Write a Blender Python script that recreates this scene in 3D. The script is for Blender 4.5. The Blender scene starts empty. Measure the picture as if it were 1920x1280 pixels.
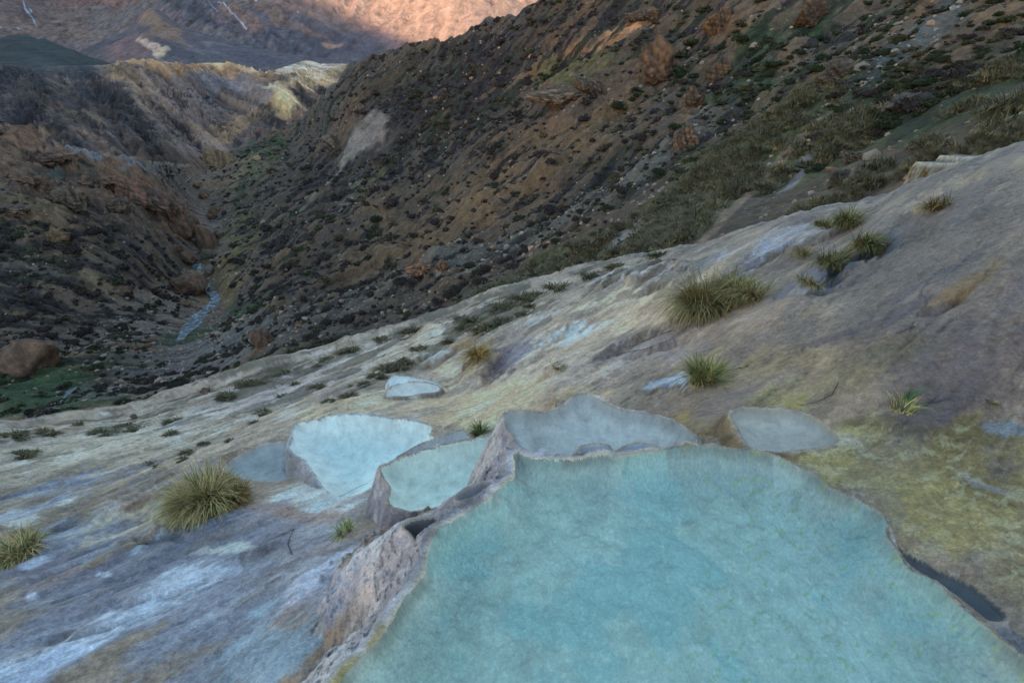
import bpy, math, random
import numpy as np
from mathutils import Vector, Matrix
from mathutils.bvhtree import BVHTree
random.seed(7); rng = np.random.default_rng(7)
S = bpy.context.scene
C = S.collection
# ---------------------------------------------------------------- camera
PITCH = math.radians(31.2); FPX = 907.0; CAMZ = 1.6
cam = bpy.data.cameras.new('camera'); camo = bpy.data.objects.new('camera', cam); C.objects.link(camo)
cam.sensor_width = 36.0; cam.lens = FPX/1920*36.0; cam.clip_start = 0.05; cam.clip_end = 60000
camo.location = (0, 0, CAMZ); camo.rotation_euler = (math.pi/2-PITCH, 0, 0)
S.camera = camo
# ---------------------------------------------------------------- light
SUN_EL = math.radians(8.0); SUN_AZ = math.radians(22.0)     # travelling towards +Y, coming from behind left
w = bpy.data.worlds.new("World"); S.world = w; w.use_nodes = True
wn = w.node_tree.nodes; wl = w.node_tree.links
bg = wn['Background']; sky = wn.new('ShaderNodeTexSky'); sky.sky_type = 'NISHITA'; sky.sun_disc = False
sky.sun_elevation = SUN_EL; sky.sun_rotation = math.pi+SUN_AZ; sky.altitude = 2500; sky.air_density = 1.0; sky.dust_density = 0.6
wl.new(sky.outputs[0], bg.inputs[0]); bg.inputs[1].default_value = 0.15
sl = bpy.data.lights.new('sun', 'SUN'); slo = bpy.data.objects.new('sun', sl); C.objects.link(slo)
sl.energy = 2.0; sl.angle = math.radians(0.5); sl.color = (1.0, 0.62, 0.38)
SD = Vector((math.sin(SUN_AZ)*math.cos(SUN_EL), math.cos(SUN_AZ)*math.cos(SUN_EL), -math.sin(SUN_EL)))
slo.rotation_euler = SD.to_track_quat('-Z', 'Y').to_euler()
S.view_settings.view_transform = 'Standard'; S.view_settings.look = 'None'
S.view_settings.exposure = 2.5; S.view_settings.gamma = 1

# ---------------------------------------------------------------- maths helpers
cP, sP = math.cos(PITCH), math.sin(PITCH)
def ray(px, py):
    dx = np.asarray(px, float)-960; dy = 640-np.asarray(py, float)
    return dx, FPX*cP+dy*sP, -FPX*sP+dy*cP
def atz(px, py, z):
    X, Y, Z = ray(px, py); t = (z-CAMZ)/Z
    return X*t, Y*t
def atY(px, py, Yd):
    X, Y, Z = ray(px, py); t = Yd/Y
    return X*t, np.broadcast_to(Yd, np.shape(t)).astype(float), CAMZ+Z*t
def project(x, y, z):
    yc = y*cP-(z-CAMZ)*sP; zc = y*sP+(z-CAMZ)*cP
    yc = np.maximum(yc, 1e-3)
    return 960+FPX*x/yc, 640-FPX*zc/yc
_p = {}
def _tab(seed):
    if seed not in _p:
        r = np.random.default_rng(seed+100); p = r.permutation(256); a = r.random(256)*2*np.pi
        _p[seed] = (np.concatenate([p, p, p]), np.cos(a), np.sin(a))
    return _p[seed]
def pn(x, y, seed=0):
    P, gx, gy = _tab(seed)
    xi = np.floor(x).astype(np.int64); yi = np.floor(y).astype(np.int64)
    fx = x-xi; fy = y-yi; xi &= 255; yi &= 255
    u = fx*fx*fx*(fx*(fx*6-15)+10); v = fy*fy*fy*(fy*(fy*6-15)+10)
    def g(ix, iy, dx, dy):
        h = P[P[ix & 255]+(iy & 255)]; return gx[h]*dx+gy[h]*dy
    a = g(xi, yi, fx, fy); b = g(xi+1, yi, fx-1, fy); c = g(xi, yi+1, fx, fy-1); d = g(xi+1, yi+1, fx-1, fy-1)
    return ((a*(1-u)+b*u)*(1-v)+(c*(1-u)+d*u)*v)*1.5
def fbm(x, y, o=4, seed=0, gain=.5):
    s = 0; a = 1; f = 1
    for k in range(o):
        s = s+a*pn(x*f+k*17.3, y*f+k*9.1, seed+k); a *= gain; f *= 2.03
    return s
def ridged(x, y, o=4, seed=0):
    s = 0; a = 1; f = 1
    for k in range(o):
        s = s+a*(1-2*np.abs(pn(x*f+k*5.3, y*f+k*3.1, seed+k))); a *= .5; f *= 2.1
    return s
def sst(a, b, x):
    t = np.clip((x-a)/(b-a), 0, 1); return t*t*(3-2*t)
class TPS:
    def __init__(s, x, y, v, lam=1e-4):
        s.x = np.array(x, float); s.y = np.array(y, float); v = np.array(v, float); n = len(v)
        K = s.U(s.x[:, None]-s.x[None], s.y[:, None]-s.y[None])+np.eye(n)*lam
        P = np.stack([np.ones(n), s.x, s.y], 1)
        A = np.block([[K, P], [P.T, np.zeros((3, 3))]])
        s.w = np.linalg.solve(A, np.concatenate([v, np.zeros(3)]))
    def U(s, dx, dy):
        r2 = dx*dx+dy*dy+1e-12; return .5*r2*np.log(r2)
    def __call__(s, x, y):
        sh = np.shape(x); x = np.ravel(x); y = np.ravel(y); o = s.w[-3]+s.w[-2]*x+s.w[-1]*y
        for k in range(len(s.x)): o = o+s.w[k]*s.U(x-s.x[k], y-s.y[k])
        return o.reshape(sh)
def lin(c):
    c = np.asarray(c, float)/255; return np.where(c < .04045, c/12.92, ((c+.055)/1.055)**2.4)
K_E = np.array([.52, .68, .98])          # shade light on a level white surface, for turning eye colours into albedos
def alb(c, k=.85): return np.clip(lin(c)/K_E*k, .008, .82)
def lerp(a, b, m): return a*(1-m[..., None])+np.asarray(b)*m[..., None]

def splat(col, px, py, wx, wy, lst, kk=.85):
    for s in lst:
        cx, cy, rx, ry, ang, c = s[:6]; st = s[6] if len(s) > 6 else 1.0; sf = s[7] if len(s) > 7 else .35
        R = max(rx, ry)*1.7+40
        m0 = (np.abs(px-cx) < R) & (np.abs(py-cy) < R)
        if not m0.any(): continue
        a = math.radians(ang); ca, sa = math.cos(a), math.sin(a)
        amp = min(rx, ry)*.75+4
        x = px[m0]-cx+wx[m0]*amp; y = py[m0]-cy+wy[m0]*amp
        u = (x*ca-y*sa)/rx; v = (x*sa+y*ca)/ry            # ang: counter-clockwise as seen
        m = (1-sst(1-sf, 1+sf, np.sqrt(u*u+v*v)))*st
        col[m0] = lerp(col[m0], alb(c, kk) if np.ndim(c) else np.array(c), m)
    return col
def blobmap(val, px, py, wx, wy, lst):
    for s in lst:
        cx, cy, rx, ry, ang, v = s[:6]; sf = .35
        a = math.radians(ang); ca, sa = math.cos(a), math.sin(a); amp = min(rx, ry)*.4+3
        x = px-cx+wx*amp; y = py-cy+wy*amp
        u_ = (x*ca-y*sa)/rx; v_ = (x*sa+y*ca)/ry
        m = 1-sst(1-sf, 1+sf, np.sqrt(u_*u_+v_*v_)); val = val*(1-m)+v*m
    return val

# ---------------------------------------------------------------- materials
def nodes(name):
    m = bpy.data.materials.new(name); m.use_nodes = True; nt = m.node_tree
    b = nt.nodes['Principled BSDF']; return m, nt, nt.nodes, nt.links, b
def noise(nt, vec, scale, detail=6, rough=.6, dist=0):
    n = nt.nodes.new('ShaderNodeTexNoise'); n.inputs['Scale'].default_value = scale; n.inputs['Detail'].default_value = detail
    n.inputs['Roughness'].default_value = rough; n.inputs['Distortion'].default_value = dist
    if vec is not None: nt.links.new(vec, n.inputs['Vector'])
    return n
def ramp(nt, fac, stops):
    r = nt.nodes.new('ShaderNodeValToRGB'); el = r.color_ramp.elements
    while len(el) < len(stops): el.new(0.5)
    for e, (p, c) in zip(el, stops): e.position = p; e.color = tuple(c)+(1,) if len(c) == 3 else c
    nt.links.new(fac, r.inputs[0]); return r
def mapping(nt, vec, scale=(1, 1, 1), rot=(0, 0, 0)):
    mp = nt.nodes.new('ShaderNodeMapping'); mp.inputs['Scale'].default_value = scale; mp.inputs['Rotation'].default_value = rot
    nt.links.new(vec, mp.inputs['Vector']); return mp.outputs[0]
def mul(nt, a, b, fac=1.0, mode='MULTIPLY'):
    m = nt.nodes.new('ShaderNodeMix'); m.data_type = 'RGBA'; m.blend_type = mode; m.inputs[0].default_value = fac
    nt.links.new(a, m.inputs[6]); nt.links.new(b, m.inputs[7]); return m.outputs[2]
def terrain_mat(name, scales, rough=.92, bump=.5, dist=.1, contrast=.35, stretch=None, bumps=None, spec=.2):
    """vertex colour x layered procedural grain, with bump at the same scales"""
    m, nt, N, L, b = nodes(name)
    at = N.new('ShaderNodeAttribute'); at.attribute_name = 'Col'
    tc = N.new('ShaderNodeTexCoord'); vec = tc.outputs['Object']
    if stretch: vec = mapping(nt, vec, stretch[0], stretch[1])
    col = at.outputs['Color']
    for i, s in enumerate(scales):
        n = noise(nt, vec, s, 8, .65)
        lo, hi = 1-contrast, 1+contrast
        r = ramp(nt, n.outputs[0], [(.30, (lo, lo, lo)), (.52, (1, 1, 1)), (.75, (hi, hi*.98, hi*.95))])
        col = mul(nt, col, r.outputs[0])
    L.new(col, b.inputs['Base Color']); b.inputs['Roughness'].default_value = rough
    b.inputs['Specular IOR Level'].default_value = spec
    last = None
    for s, st, d in (bumps or [(scales[0], bump, dist), (scales[-1]*3, bump, dist*.2)]):
        n = noise(nt, vec, s, 10, .68)
        bp = N.new('ShaderNodeBump'); bp.inputs['Strength'].default_value = st; bp.inputs['Distance'].default_value = d
        L.new(n.outputs[0], bp.inputs['Height'])
        if last: L.new(last, bp.inputs['Normal'])
        last = bp.outputs[0]
    L.new(last, b.inputs['Normal'])
    return m
def plain_mat(name, c, c2=None, scale=8, rough=.85, bump=.3, dist=.02, rnd=0.0, trans=0):
    m, nt, N, L, b = nodes(name)
    tc = N.new('ShaderNodeTexCoord'); n = noise(nt, tc.outputs['Object'], scale, 6)
    r = ramp(nt, n.outputs[0], [(.3, c), (.7, c2 or c)])
    col = r.outputs[0]
    if rnd:
        oi = N.new('ShaderNodeObjectInfo'); rr = ramp(nt, oi.outputs['Random'], [(0, (1-rnd,)*3), (1, (1+rnd, 1+rnd*.9, 1+rnd*.8))])
        col = mul(nt, col, rr.outputs[0])
    L.new(col, b.inputs['Base Color']); b.inputs['Roughness'].default_value = rough; b.inputs['Specular IOR Level'].default_value = .2
    if bump:
        bp = N.new('ShaderNodeBump'); bp.inputs['Strength'].default_value = bump; bp.inputs['Distance'].default_value = dist
        n2 = noise(nt, tc.outputs['Object'], scale*2.5, 8); L.new(n2.outputs[0], bp.inputs['Height']); L.new(bp.outputs[0], b.inputs['Normal'])
    return m
def attr_mat(name, rough=.8, spec=.15, trans=0.0):
    m, nt, N, L, b = nodes(name)
    at = N.new('ShaderNodeAttribute'); at.attribute_name = 'Col'
    L.new(at.outputs['Color'], b.inputs['Base Color']); b.inputs['Roughness'].default_value = rough; b.inputs['Specular IOR Level'].default_value = spec
    return m

# ---------------------------------------------------------------- mesh helpers
def mesh_np(name, V, F, mat, col=None, smooth=True, parent=None):
    V = np.asarray(V, np.float32); F = np.asarray(F, np.int32)
    me = bpy.data.meshes.new(name); k = F.shape[1]
    me.vertices.add(len(V)); me.vertices.foreach_set('co', V.ravel())
    me.loops.add(F.size); me.loops.foreach_set('vertex_index', F.ravel())
    me.polygons.add(len(F)); me.polygons.foreach_set('loop_start', np.arange(0, F.size, k, dtype=np.int32))
    me.polygons.foreach_set('loop_total', np.full(len(F), k, np.int32))
    me.update(calc_edges=True)
    if col is not None:
        a = me.color_attributes.new('Col', 'FLOAT_COLOR', 'POINT')
        c = np.ones((len(V), 4), np.float32); c[:, :3] = np.clip(col, 0.004, .85); a.data.foreach_set('color', c.ravel())
    me.polygons.foreach_set('use_smooth', np.full(len(F), smooth))
    if mat: me.materials.append(mat)
    o = bpy.data.objects.new(name, me); C.objects.link(o)
    if parent: o.parent = parent
    return o
def sub(V, F, col, keep):
    F = F[keep]; u, inv = np.unique(F, return_inverse=True)
    return V[u], inv.reshape(F.shape), (None if col is None else col[u])
def gridfaces(n, m):
    i = np.arange(n*m).reshape(n, m)
    return np.stack([i[:-1, :-1], i[1:, :-1], i[1:, 1:], i[:-1, 1:]], -1).reshape(-1, 4)
def tag(o, label=None, cat=None, group=None, kind=None):
    if label: o['label'] = label
    if cat: o['category'] = cat
    if group: o['group'] = group
    if kind: o['kind'] = kind
    return o
def empty(name, loc=(0, 0, 0), rz=0):
    o = bpy.data.objects.new(name, None); C.objects.link(o); o.location = loc; o.rotation_euler = (0, 0, rz); o.empty_display_size = .1
    return o
def curve_interp(pts, x):
    p = np.array(pts, float); return np.interp(x, p[:, 0], p[:, 1])

# =====================================================================================
#  FAR LAYERS:  each sheet is lofted through surveyed points (pixel x, pixel y, forward distance in metres)
# =====================================================================================
def layer(sky_pts, bottom_pts, ctrl, nx, ny, x0, x1, back=(1.5, .25), nb=14):
    pxs = np.linspace(x0, x1, nx)
    top = curve_interp(sky_pts, pxs); bot = curve_interp(bottom_pts, pxs)
    v = np.linspace(0, 1, ny)[:, None]
    PX = np.broadcast_to(pxs, (ny, nx)).copy(); PY = bot[None]*(1-v)+top[None]*v
    c = np.array(ctrl, float)
    T = TPS(c[:, 0]/500, c[:, 1]/500, np.log(c[:, 2]), 1e-3)
    Y = np.exp(T(PX/500, PY/500))
    X, Yd, Z = atY(PX, PY, Y)
    # the land goes on behind its crest and falls away
    k = np.linspace(0, 1, nb)[1:, None]
    Xb = X[-1]*(1+k*(back[0]-1)); Yb = Y[-1]*(1+k*(back[0]-1)); Zb = Z[-1]-k**1.3*back[1]*Y[-1]*(back[0]-1)
    X = np.concatenate([X, Xb]); Yy = np.concatenate([Y, Yb]); Z = np.concatenate([Z, Zb])
    PX = np.concatenate([PX, np.broadcast_to(pxs, Xb.shape)]); PY = np.concatenate([PY, np.broadcast_to(top, Xb.shape)-k*3])
    return X, Yy, Z, PX, PY, T

# ---- hillside / left rocky slope / valley floor
sky1 = [(-600, 215), (-200, 225), (0, 232), (60, 245), (100, 283), (190, 290), (290, 312), (335, 318), (360, 312), (400, 300), (430, 285), (480, 268), (530, 246), (548, 240), (570, 222), (600, 190), (650, 135), (690, 108),
        (735, 91), (790, 84), (855, 76), (880, 58), (920, 36), (1010, 2), (1100, -40), (1300, -120), (1600, -240), (2000, -380), (2600, -500)]
bot1 = [(-600, 900), (0, 870), (150, 860), (300, 830), (500, 770), (740, 690), (860, 650), (1000, 600), (1200, 545), (1380, 510), (1500, 475), (1700, 410), (1920, 330), (2200, 240), (2600, 130)]
ctrl1 = [(-500, 830, 11), (0, 830, 11.5), (0, 740, 17), (0, 690, 22), (45, 655, 24), (-300, 650, 22), (0, 560, 28), (0, 450, 34), (0, 350, 41), (0, 300, 46), (0, 240, 54), (-400, 450, 28), (-400, 250, 45),
  (150, 800, 12), (150, 650, 26), (200, 550, 33), (200, 450, 39), (200, 400, 43), (200, 330, 54), (300, 325, 63), (290, 480, 42), (290, 600, 33),
  (370, 600, 33), (410, 560, 38), (395, 520, 44), (375, 480, 50), (410, 430, 57), (362, 345, 78), (430, 283, 105), (540, 245, 110), (335, 390, 60), (350, 318, 82), (400, 300, 98),
  (300, 770, 13), (500, 700, 15.5), (480, 620, 24), (450, 560, 34), (480, 450, 50), (500, 350, 68), (550, 560, 28), (600, 400, 45), (600, 200, 82),
  (700, 640, 16), (700, 500, 30), (700, 350, 46), (700, 200, 66), (650, 135, 82), (740, 90, 80), (860, 78, 66),
  (900, 590, 14), (900, 450, 26), (900, 300, 38), (900, 150, 54), (1000, 5, 60), (1100, 540, 12.5), (1100, 400, 21), (1100, 200, 38), (1100, 50, 50),
  (1300, 460, 10), (1300, 350, 16.5), (1300, 200, 29), (1300, 0, 43), (1300, -120, 50), (1500, 430, 8.8), (1500, 300, 14.5), (1500, 100, 27), (1500, -100, 40), (1750, 330, 8.6), (1750, 200, 13), (1750, 50, 22),
  (1920, 270, 7.6), (1920, 150, 12), (1920, 0, 20), (1920, -200, 30), (2300, 0, 14), (2300, 180, 8), (2500, -300, 25)]
X1, Y1, Z1, PX1, PY1, T1 = layer(sky1, bot1, ctrl1, 1250, 640, -350, 2250)
sh1 = X1.shape
# fall line of the hillside, for streaks that run downhill
def fall(X, Y, ang):
    a = math.radians(ang); return X*math.cos(a)+Y*math.sin(a), -X*math.sin(a)+Y*math.cos(a)
FA, FB = fall(X1, Y1, 25)
wx = fbm(X1*.35, Y1*.35, 5, 11); wy = fbm(X1*.35, Y1*.35, 5, 12)
near_f = sst(8, 25, Y1)
n_big = fbm(X1*.12, Y1*.12, 4, 21); n_mid = fbm(X1*.5, Y1*.5, 4, 22); n_fine = fbm(X1*2.2, Y1*2.2, 4, 23)
gul = ridged(FB*.16+n_big*.5, FA*.03, 4, 24)
# rock / terrace zones (as surveyed)
rockz = blobmap(np.zeros(sh1), PX1, PY1, wx, wy, [
  (110, 330, 230, 62, -8, 1.0), (60, 280, 100, 35, -15, .9), (250, 370, 110, 60, -28, 1.0), (330, 400, 60, 80, -50, .8), (90, 450, 100, 40, 0, .6), (140, 400, 110, 30, -10, .8),
  (1150, 60, 140, 26, 28, .9), (950, 165, 120, 20, 28, .6), (1230, 110, 45, 55, 50, .7), (1350, 40, 80, 45, 30, .9), (1530, 25, 120, 40, 10, 1.0), (1350, 130, 55, 40, 20, .8), (1300, 180, 50, 30, 20, .7),
  (1290, 255, 40, 30, 20, .6), (680, 255, 48, 36, 35, .8), (620, 250, 24, 30, 30, .8), (640, 340, 55, 12, 60, .6), (700, 300, 50, 10, 50, .5), (1080, 170, 110, 24, 0, .6), (790, 500, 70, 16, 14, .7), (1590, 330, 50, 30, 30, .6), (1700, 200, 60, 30, 20, .6)])
hz = n_big*.8*near_f+n_mid*.32*near_f+n_fine*.07+gul*.28*near_f
tz = Z1*.55+n_mid*.7+X1*.03
tq = tz-np.floor(tz); terr = (tq-sst(.1, .7, tq))*1.3
tz2 = Z1*2.1+n_mid*1.5; tq = tz2-np.floor(tz2); terr2 = (tq-sst(.1, .7, tq))*.34
farup = sst(700, 560, PX1) if False else 1-.85*sst(560, 640, PX1)
hz = hz+rockz*farup*(terr*near_f*.8+terr2+fbm(X1*1.1, Y1*1.1, 4, 33)*.4*near_f)
hz *= np.clip((Y1-6)/8, .15, 1)
# stream channel
riv = [(335, 640), (362, 608), (385, 585), (412, 566), (414, 556), (392, 545), (384, 528), (388, 515), (372, 500), (350, 492), (352, 478), (380, 470), (405, 458), (412, 440), (408, 425), (395, 400), (372, 372), (362, 350), (352, 335), (372, 322), (385, 300), (410, 285)]
def dist_poly(px, py, pts, closed=False):
    P = np.array(pts, float); Q = np.roll(P, -1, 0) if closed else P[1:]; P0 = P if closed else P[:-1]
    d = np.full(np.shape(px), 1e18)
    for a, b in zip(P0, Q):
        e = b-a; t = np.clip(((px-a[0])*e[0]+(py-a[1])*e[1])/(e@e+1e-12), 0, 1)
        d = np.minimum(d, (px-a[0]-t*e[0])**2+(py-a[1]-t*e[1])**2)
    return np.sqrt(d)
dr = dist_poly(PX1, PY1, riv)*Y1/900
hz = hz*sst(.3, 3.5, dr)-.35*(1-sst(.4, 1.6, dr))
Z1 = Z1+hz
# ---- colours of the hillside sheet
BR = (84, 74, 64)
col1 = np.ones(sh1+(3,))*alb(BR)
streak = fbm(FB*.7+n_mid*.4, FA*.13, 4, 31)
col1 = lerp(col1, alb((102, 84, 66)), sst(-.1, .6, n_big+streak*.5)*.8)
col1 = lerp(col1, alb((74, 72, 72)), sst(.1, .7, streak-.2*n_big)*.7)
G = (38, 46, 34); DK = (44, 40, 42); GREEN = (42, 62, 40); TAN = (112, 92, 70); OR = (106, 80, 66); GREYP = (118, 116, 120); YG = (96, 92, 62); CR = (140, 128, 104); TV = (128, 130, 136)
sp1 = [
 # centre hillside
 (800, 200, 190, 45, 33, DK, .55), (900, 130, 200, 40, 30, DK, .45), (640, 330, 60, 130, -45, DK, .3), (760, 140, 120, 25, 25, (66, 62, 50), .7),
 (698, 250, 44, 22, 42, (134, 126, 122), .85, .45), (664, 285, 34, 12, 55, (134, 126, 122), .8, .45), (640, 318, 26, 6, 55, (124, 116, 110), .7), (690, 345, 50, 9, 42, YG, .7), (760, 280, 70, 12, 40, YG, .6), (610, 350, 70, 8, 50, (130, 122, 112), .7), (650, 375, 60, 7, 52, (120, 112, 100), .6),
 (850, 420, 200, 60, 25, TAN, .45), (760, 480, 120, 40, 15, TAN, .4), (980, 330, 160, 55, 35, TAN, .5), (1100, 250, 110, 50, 35, TAN, .5), (1020, 240, 50, 30, 10, OR, .3),
 (1120, 85, 120, 16, 27, (160, 120, 90), .75), (1170, 55, 50, 8, 15, (176, 134, 104), .9), (980, 150, 110, 12, 30, (120, 98, 76), .6), (1060, 135, 60, 26, 20, YG, .9, .25), (1110, 120, 40, 16, 15, YG, .7),
 (1230, 110, 34, 45, -60, OR, .7), (1340, 60, 60, 40, 30, (96, 74, 54), .7), (1080, 190, 90, 25, -5, (90, 76, 66), .6),
 (1000, 440, 260, 16, 27, (96, 96, 92), .6), (820, 520, 220, 20, 18, (92, 92, 90), .5), (1200, 330, 180, 22, 35, (100, 100, 98), .5), (1650, 140, 130, 26, 38, (80, 88, 92), .8), (1740, 80, 120, 30, 38, (74, 78, 80), .7), (1560, 90, 100, 25, 35, (84, 78, 72), .5),
 (1450, 90, 120, 30, 42, GREEN, .85), (1380, 190, 90, 26, 20, GREEN, .7), (1520, 50, 60, 20, 40, GREEN, .8), (1600, 190, 80, 26, 10, (26, 36, 28), .8), (1740, 210, 110, 36, 18, (34, 30, 30), .9), (1600, 230, 120, 16, 10, GREEN, .6),
 (1400, 300, 240, 60, 38, (74, 78, 52), .85), (1550, 260, 160, 40, 24, (70, 76, 50), .8), (1830, 180, 180, 40, 30, (58, 66, 44), .8), (1900, 240, 120, 40, 32, (66, 76, 46), .9), (1250, 410, 130, 30, 30, (82, 82, 58), .8), (1080, 490, 130, 18, 25, (80, 84, 56), .8),
 (1420, 350, 190, 8, 44, (128, 112, 98), .9), (1500, 315, 60, 8, 48, (120, 118, 122), .9), (1200, 425, 60, 8, 30, (150, 146, 142), .9), (1165, 450, 24, 7, 50, (150, 150, 156), .9), (1590, 330, 60, 22, 25, (96, 90, 84), .8),
 # valley floor and gravel
 (60, 730, 120, 50, 5, GREEN, .9), (150, 760, 140, 30, 14, GREEN, .8), (230, 690, 100, 18, 15, (44, 50, 34), .8), (420, 650, 150, 30, 14, (84, 84, 86), .8), (330, 700, 200, 30, 14, (88, 86, 86), .8), (560, 620, 150, 28, 15, (86, 84, 82), .7),
 (430, 600, 110, 8, 20, GREEN, .9), (350, 625, 60, 10, 18, GREEN, .7), (400, 730, 180, 10, 17, GREEN, .9), (600, 660, 90, 10, 18, (42, 52, 36), .9), (500, 285, 45, 22, 20, (44, 64, 34), .9), (470, 340, 40, 16, 50, (50, 62, 36), .7), (440, 570, 26, 22, 30, GREEN, .6),
 (240, 600, 140, 40, 10, (104, 100, 98), .6), (150, 640, 120, 14, 5, (96, 92, 90), .6),
 # left rocky slope
 (110, 330, 200, 50, -8, (92, 76, 66), .8), (60, 270, 80, 22, -20, (110, 86, 74), .8), (190, 300, 90, 8, -14, (108, 112, 122), .8, .3), (120, 318, 60, 8, -10, (60, 74, 74), .8), (270, 360, 90, 26, -25, OR, .8), (330, 405, 55, 30, -50, OR, .8), (95, 435, 50, 40, 0, (94, 82, 68), .7),
 (60, 375, 100, 10, -5, DK, .6), (200, 430, 70, 35, -40, DK, .6), (40, 400, 60, 22, -5, (66, 62, 50), .6), (150, 500, 150, 35, -15, (60, 58, 54), .6), (200, 545, 90, 7, -38, (104, 92, 76), .7), (160, 480, 60, 9, -45, (98, 90, 76), .5), (100, 570, 60, 26, 0, (86, 76, 70), .7),
 (380, 460, 40, 60, 0, (110, 100, 94), .6), (430, 500, 30, 60, -10, (100, 88, 58), .7), (450, 440, 40, 40, 0, (92, 88, 60), .6), (470, 320, 60, 20, 30, (104, 94, 74), .7), (400, 330, 40, 26, 10, (112, 98, 84), .6)]
col1 = splat(col1, PX1, PY1, wx, wy, sp1)
rk = rockz*sst(-.3, .5, n_fine+.6*n_mid)
strata = fbm(Z1*2.2+n_mid*.8, X1*.05, 4, 41)
col1 = col1*(1+.35*rockz*strata)[..., None]
col1 = lerp(col1, alb((100, 82, 70)), rk*.2)
# dark vegetation carpet density
veg = blobmap(.42+.0*PX1, PX1, PY1, wx, wy, [
 (850, 180, 260, 70, 32, .72), (1000, 90, 200, 50, 28, .62), (620, 260, 50, 80, 30, .4), (900, 380, 220, 70, 30, .34), (1080, 250, 80, 40, 30, .3), (150, 540, 220, 100, -10, .55), (60, 470, 120, 60, 0, .6), (420, 500, 60, 90, 0, .3),
 (1300, 120, 120, 60, 30, .45), (1500, 150, 200, 90, 30, .55), (1750, 170, 200, 60, 25, .55), (1400, 320, 200, 50, 38, .1), (1100, 170, 120, 30, 5, .2), (110, 320, 180, 40, -8, .25), (80, 740, 160, 50, 8, .3), (500, 620, 300, 50, 14, .4),
 (520, 450, 60, 120, -40, .5), (700, 260, 60, 36, 35, .02), (250, 370, 80, 40, -28, .2), (1200, 430, 180, 40, 32, .35)])
patch = fbm(FB*1.0+.3*n_mid, FA*.30, 6, 51, .62)*.5+.5+n_big*.14
vm = sst(-.06, .08, veg-.08-patch*.95+n_fine*.05)*near_f
vegc = alb((43, 40, 42))*(1+.5*n_fine)[..., None]
vegc = lerp(vegc, alb((42, 50, 34)), sst(.05, .5, fbm(X1*.25, Y1*.25, 3, 52)+.4*sst(900, 1600, PX1))*.8)
col1 = col1*(1-vm[..., None]*.92)+vegc*vm[..., None]*.92
col1 *= (1+.22*n_fine+.12*n_mid)[..., None]
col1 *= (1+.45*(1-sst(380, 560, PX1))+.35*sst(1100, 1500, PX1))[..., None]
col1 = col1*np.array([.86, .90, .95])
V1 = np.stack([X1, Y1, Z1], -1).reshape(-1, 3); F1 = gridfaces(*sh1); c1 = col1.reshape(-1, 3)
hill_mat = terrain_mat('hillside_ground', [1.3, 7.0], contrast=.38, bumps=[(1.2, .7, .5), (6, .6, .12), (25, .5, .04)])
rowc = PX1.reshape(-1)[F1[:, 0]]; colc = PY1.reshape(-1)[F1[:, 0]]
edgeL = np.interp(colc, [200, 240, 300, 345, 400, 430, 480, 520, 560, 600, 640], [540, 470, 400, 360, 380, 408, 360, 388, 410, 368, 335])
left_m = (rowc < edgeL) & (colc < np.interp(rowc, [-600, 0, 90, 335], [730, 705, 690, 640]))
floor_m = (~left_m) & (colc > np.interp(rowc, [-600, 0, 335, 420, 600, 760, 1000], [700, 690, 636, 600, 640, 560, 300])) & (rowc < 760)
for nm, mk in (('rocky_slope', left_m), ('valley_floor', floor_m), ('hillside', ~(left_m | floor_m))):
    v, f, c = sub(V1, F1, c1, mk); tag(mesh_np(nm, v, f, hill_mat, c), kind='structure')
bvh1 = None

# ---- canyon wall behind
sky2 = [(-600, 130), (-100, 122), (0, 121), (100, 124), (200, 122), (240, 113), (300, 113), (345, 122), (400, 117), (450, 122), (500, 138), (520, 130), (545, 122), (575, 112), (600, 120), (655, 120), (700, 112), (900, 112)]
bot2 = [(-600, 380), (0, 350), (100, 385), (300, 430), (400, 430), (480, 390), (560, 350), (650, 260), (900, 260)]
ctrl2 = [(-400, 370, 68), (0, 345, 72), (150, 390, 70), (300, 420, 78), (400, 420, 84), (460, 380, 92), (550, 340, 100), (650, 250, 130), (800, 250, 150), (-400, 300, 75), (0, 260, 85), (0, 200, 120), (0, 140, 190), (0, 121, 230), (-400, 130, 200), (200, 300, 80), (200, 220, 120), (200, 130, 200), (330, 330, 84), (350, 250, 118), (350, 180, 160), (350, 120, 205),
  (420, 300, 105), (430, 240, 135), (440, 180, 180), (450, 122, 215), (540, 250, 125), (540, 190, 150), (540, 130, 250), (600, 180, 190), (600, 120, 270), (655, 122, 280), (800, 150, 300)]
X2, Y2, Z2, PX2, PY2, T2 = layer(sky2, bot2, ctrl2, 760, 240, -350, 850, back=(1.4, .12))
w2x = fbm(X2*.06, Y2*.06, 5, 61); w2y = fbm(X2*.06, Y2*.06, 5, 62)
m2 = fbm(X2*.15, Y2*.15, 4, 63); f2 = fbm(X2*.7, Y2*.7, 4, 64)
FA2, FB2 = fall(X2, Y2, -50)
g2 = ridged(FB2*.07+m2*.10, FA2*.006, 5, 65)
cliff = blobmap(np.zeros(X2.shape), PX2, PY2, w2x, w2y, [(330, 150, 130, 30, -8, 1), (460, 160, 80, 30, -20, .9), (590, 150, 80, 30, 0, 1), (540, 205, 30, 40, 0, .8)])
Z2 = Z2+(g2*2.2+m2*1.0+f2*.35)*sst(-2, 30, PY2-np.interp(PX2, [p[0] for p in sky2], [p[1] for p in sky2]))+f2*.15+cliff*ridged(FB2*.2, FA2*.03, 4, 66)*.9*sst(0, 14, PY2-np.interp(PX2, [p[0] for p in sky2], [p[1] for p in sky2]))
c2 = np.ones(X2.shape+(3,))*alb((70, 66, 62))
str2 = fbm(FB2*.16+m2*.12, FA2*.012, 6, 67, .62)
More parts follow.
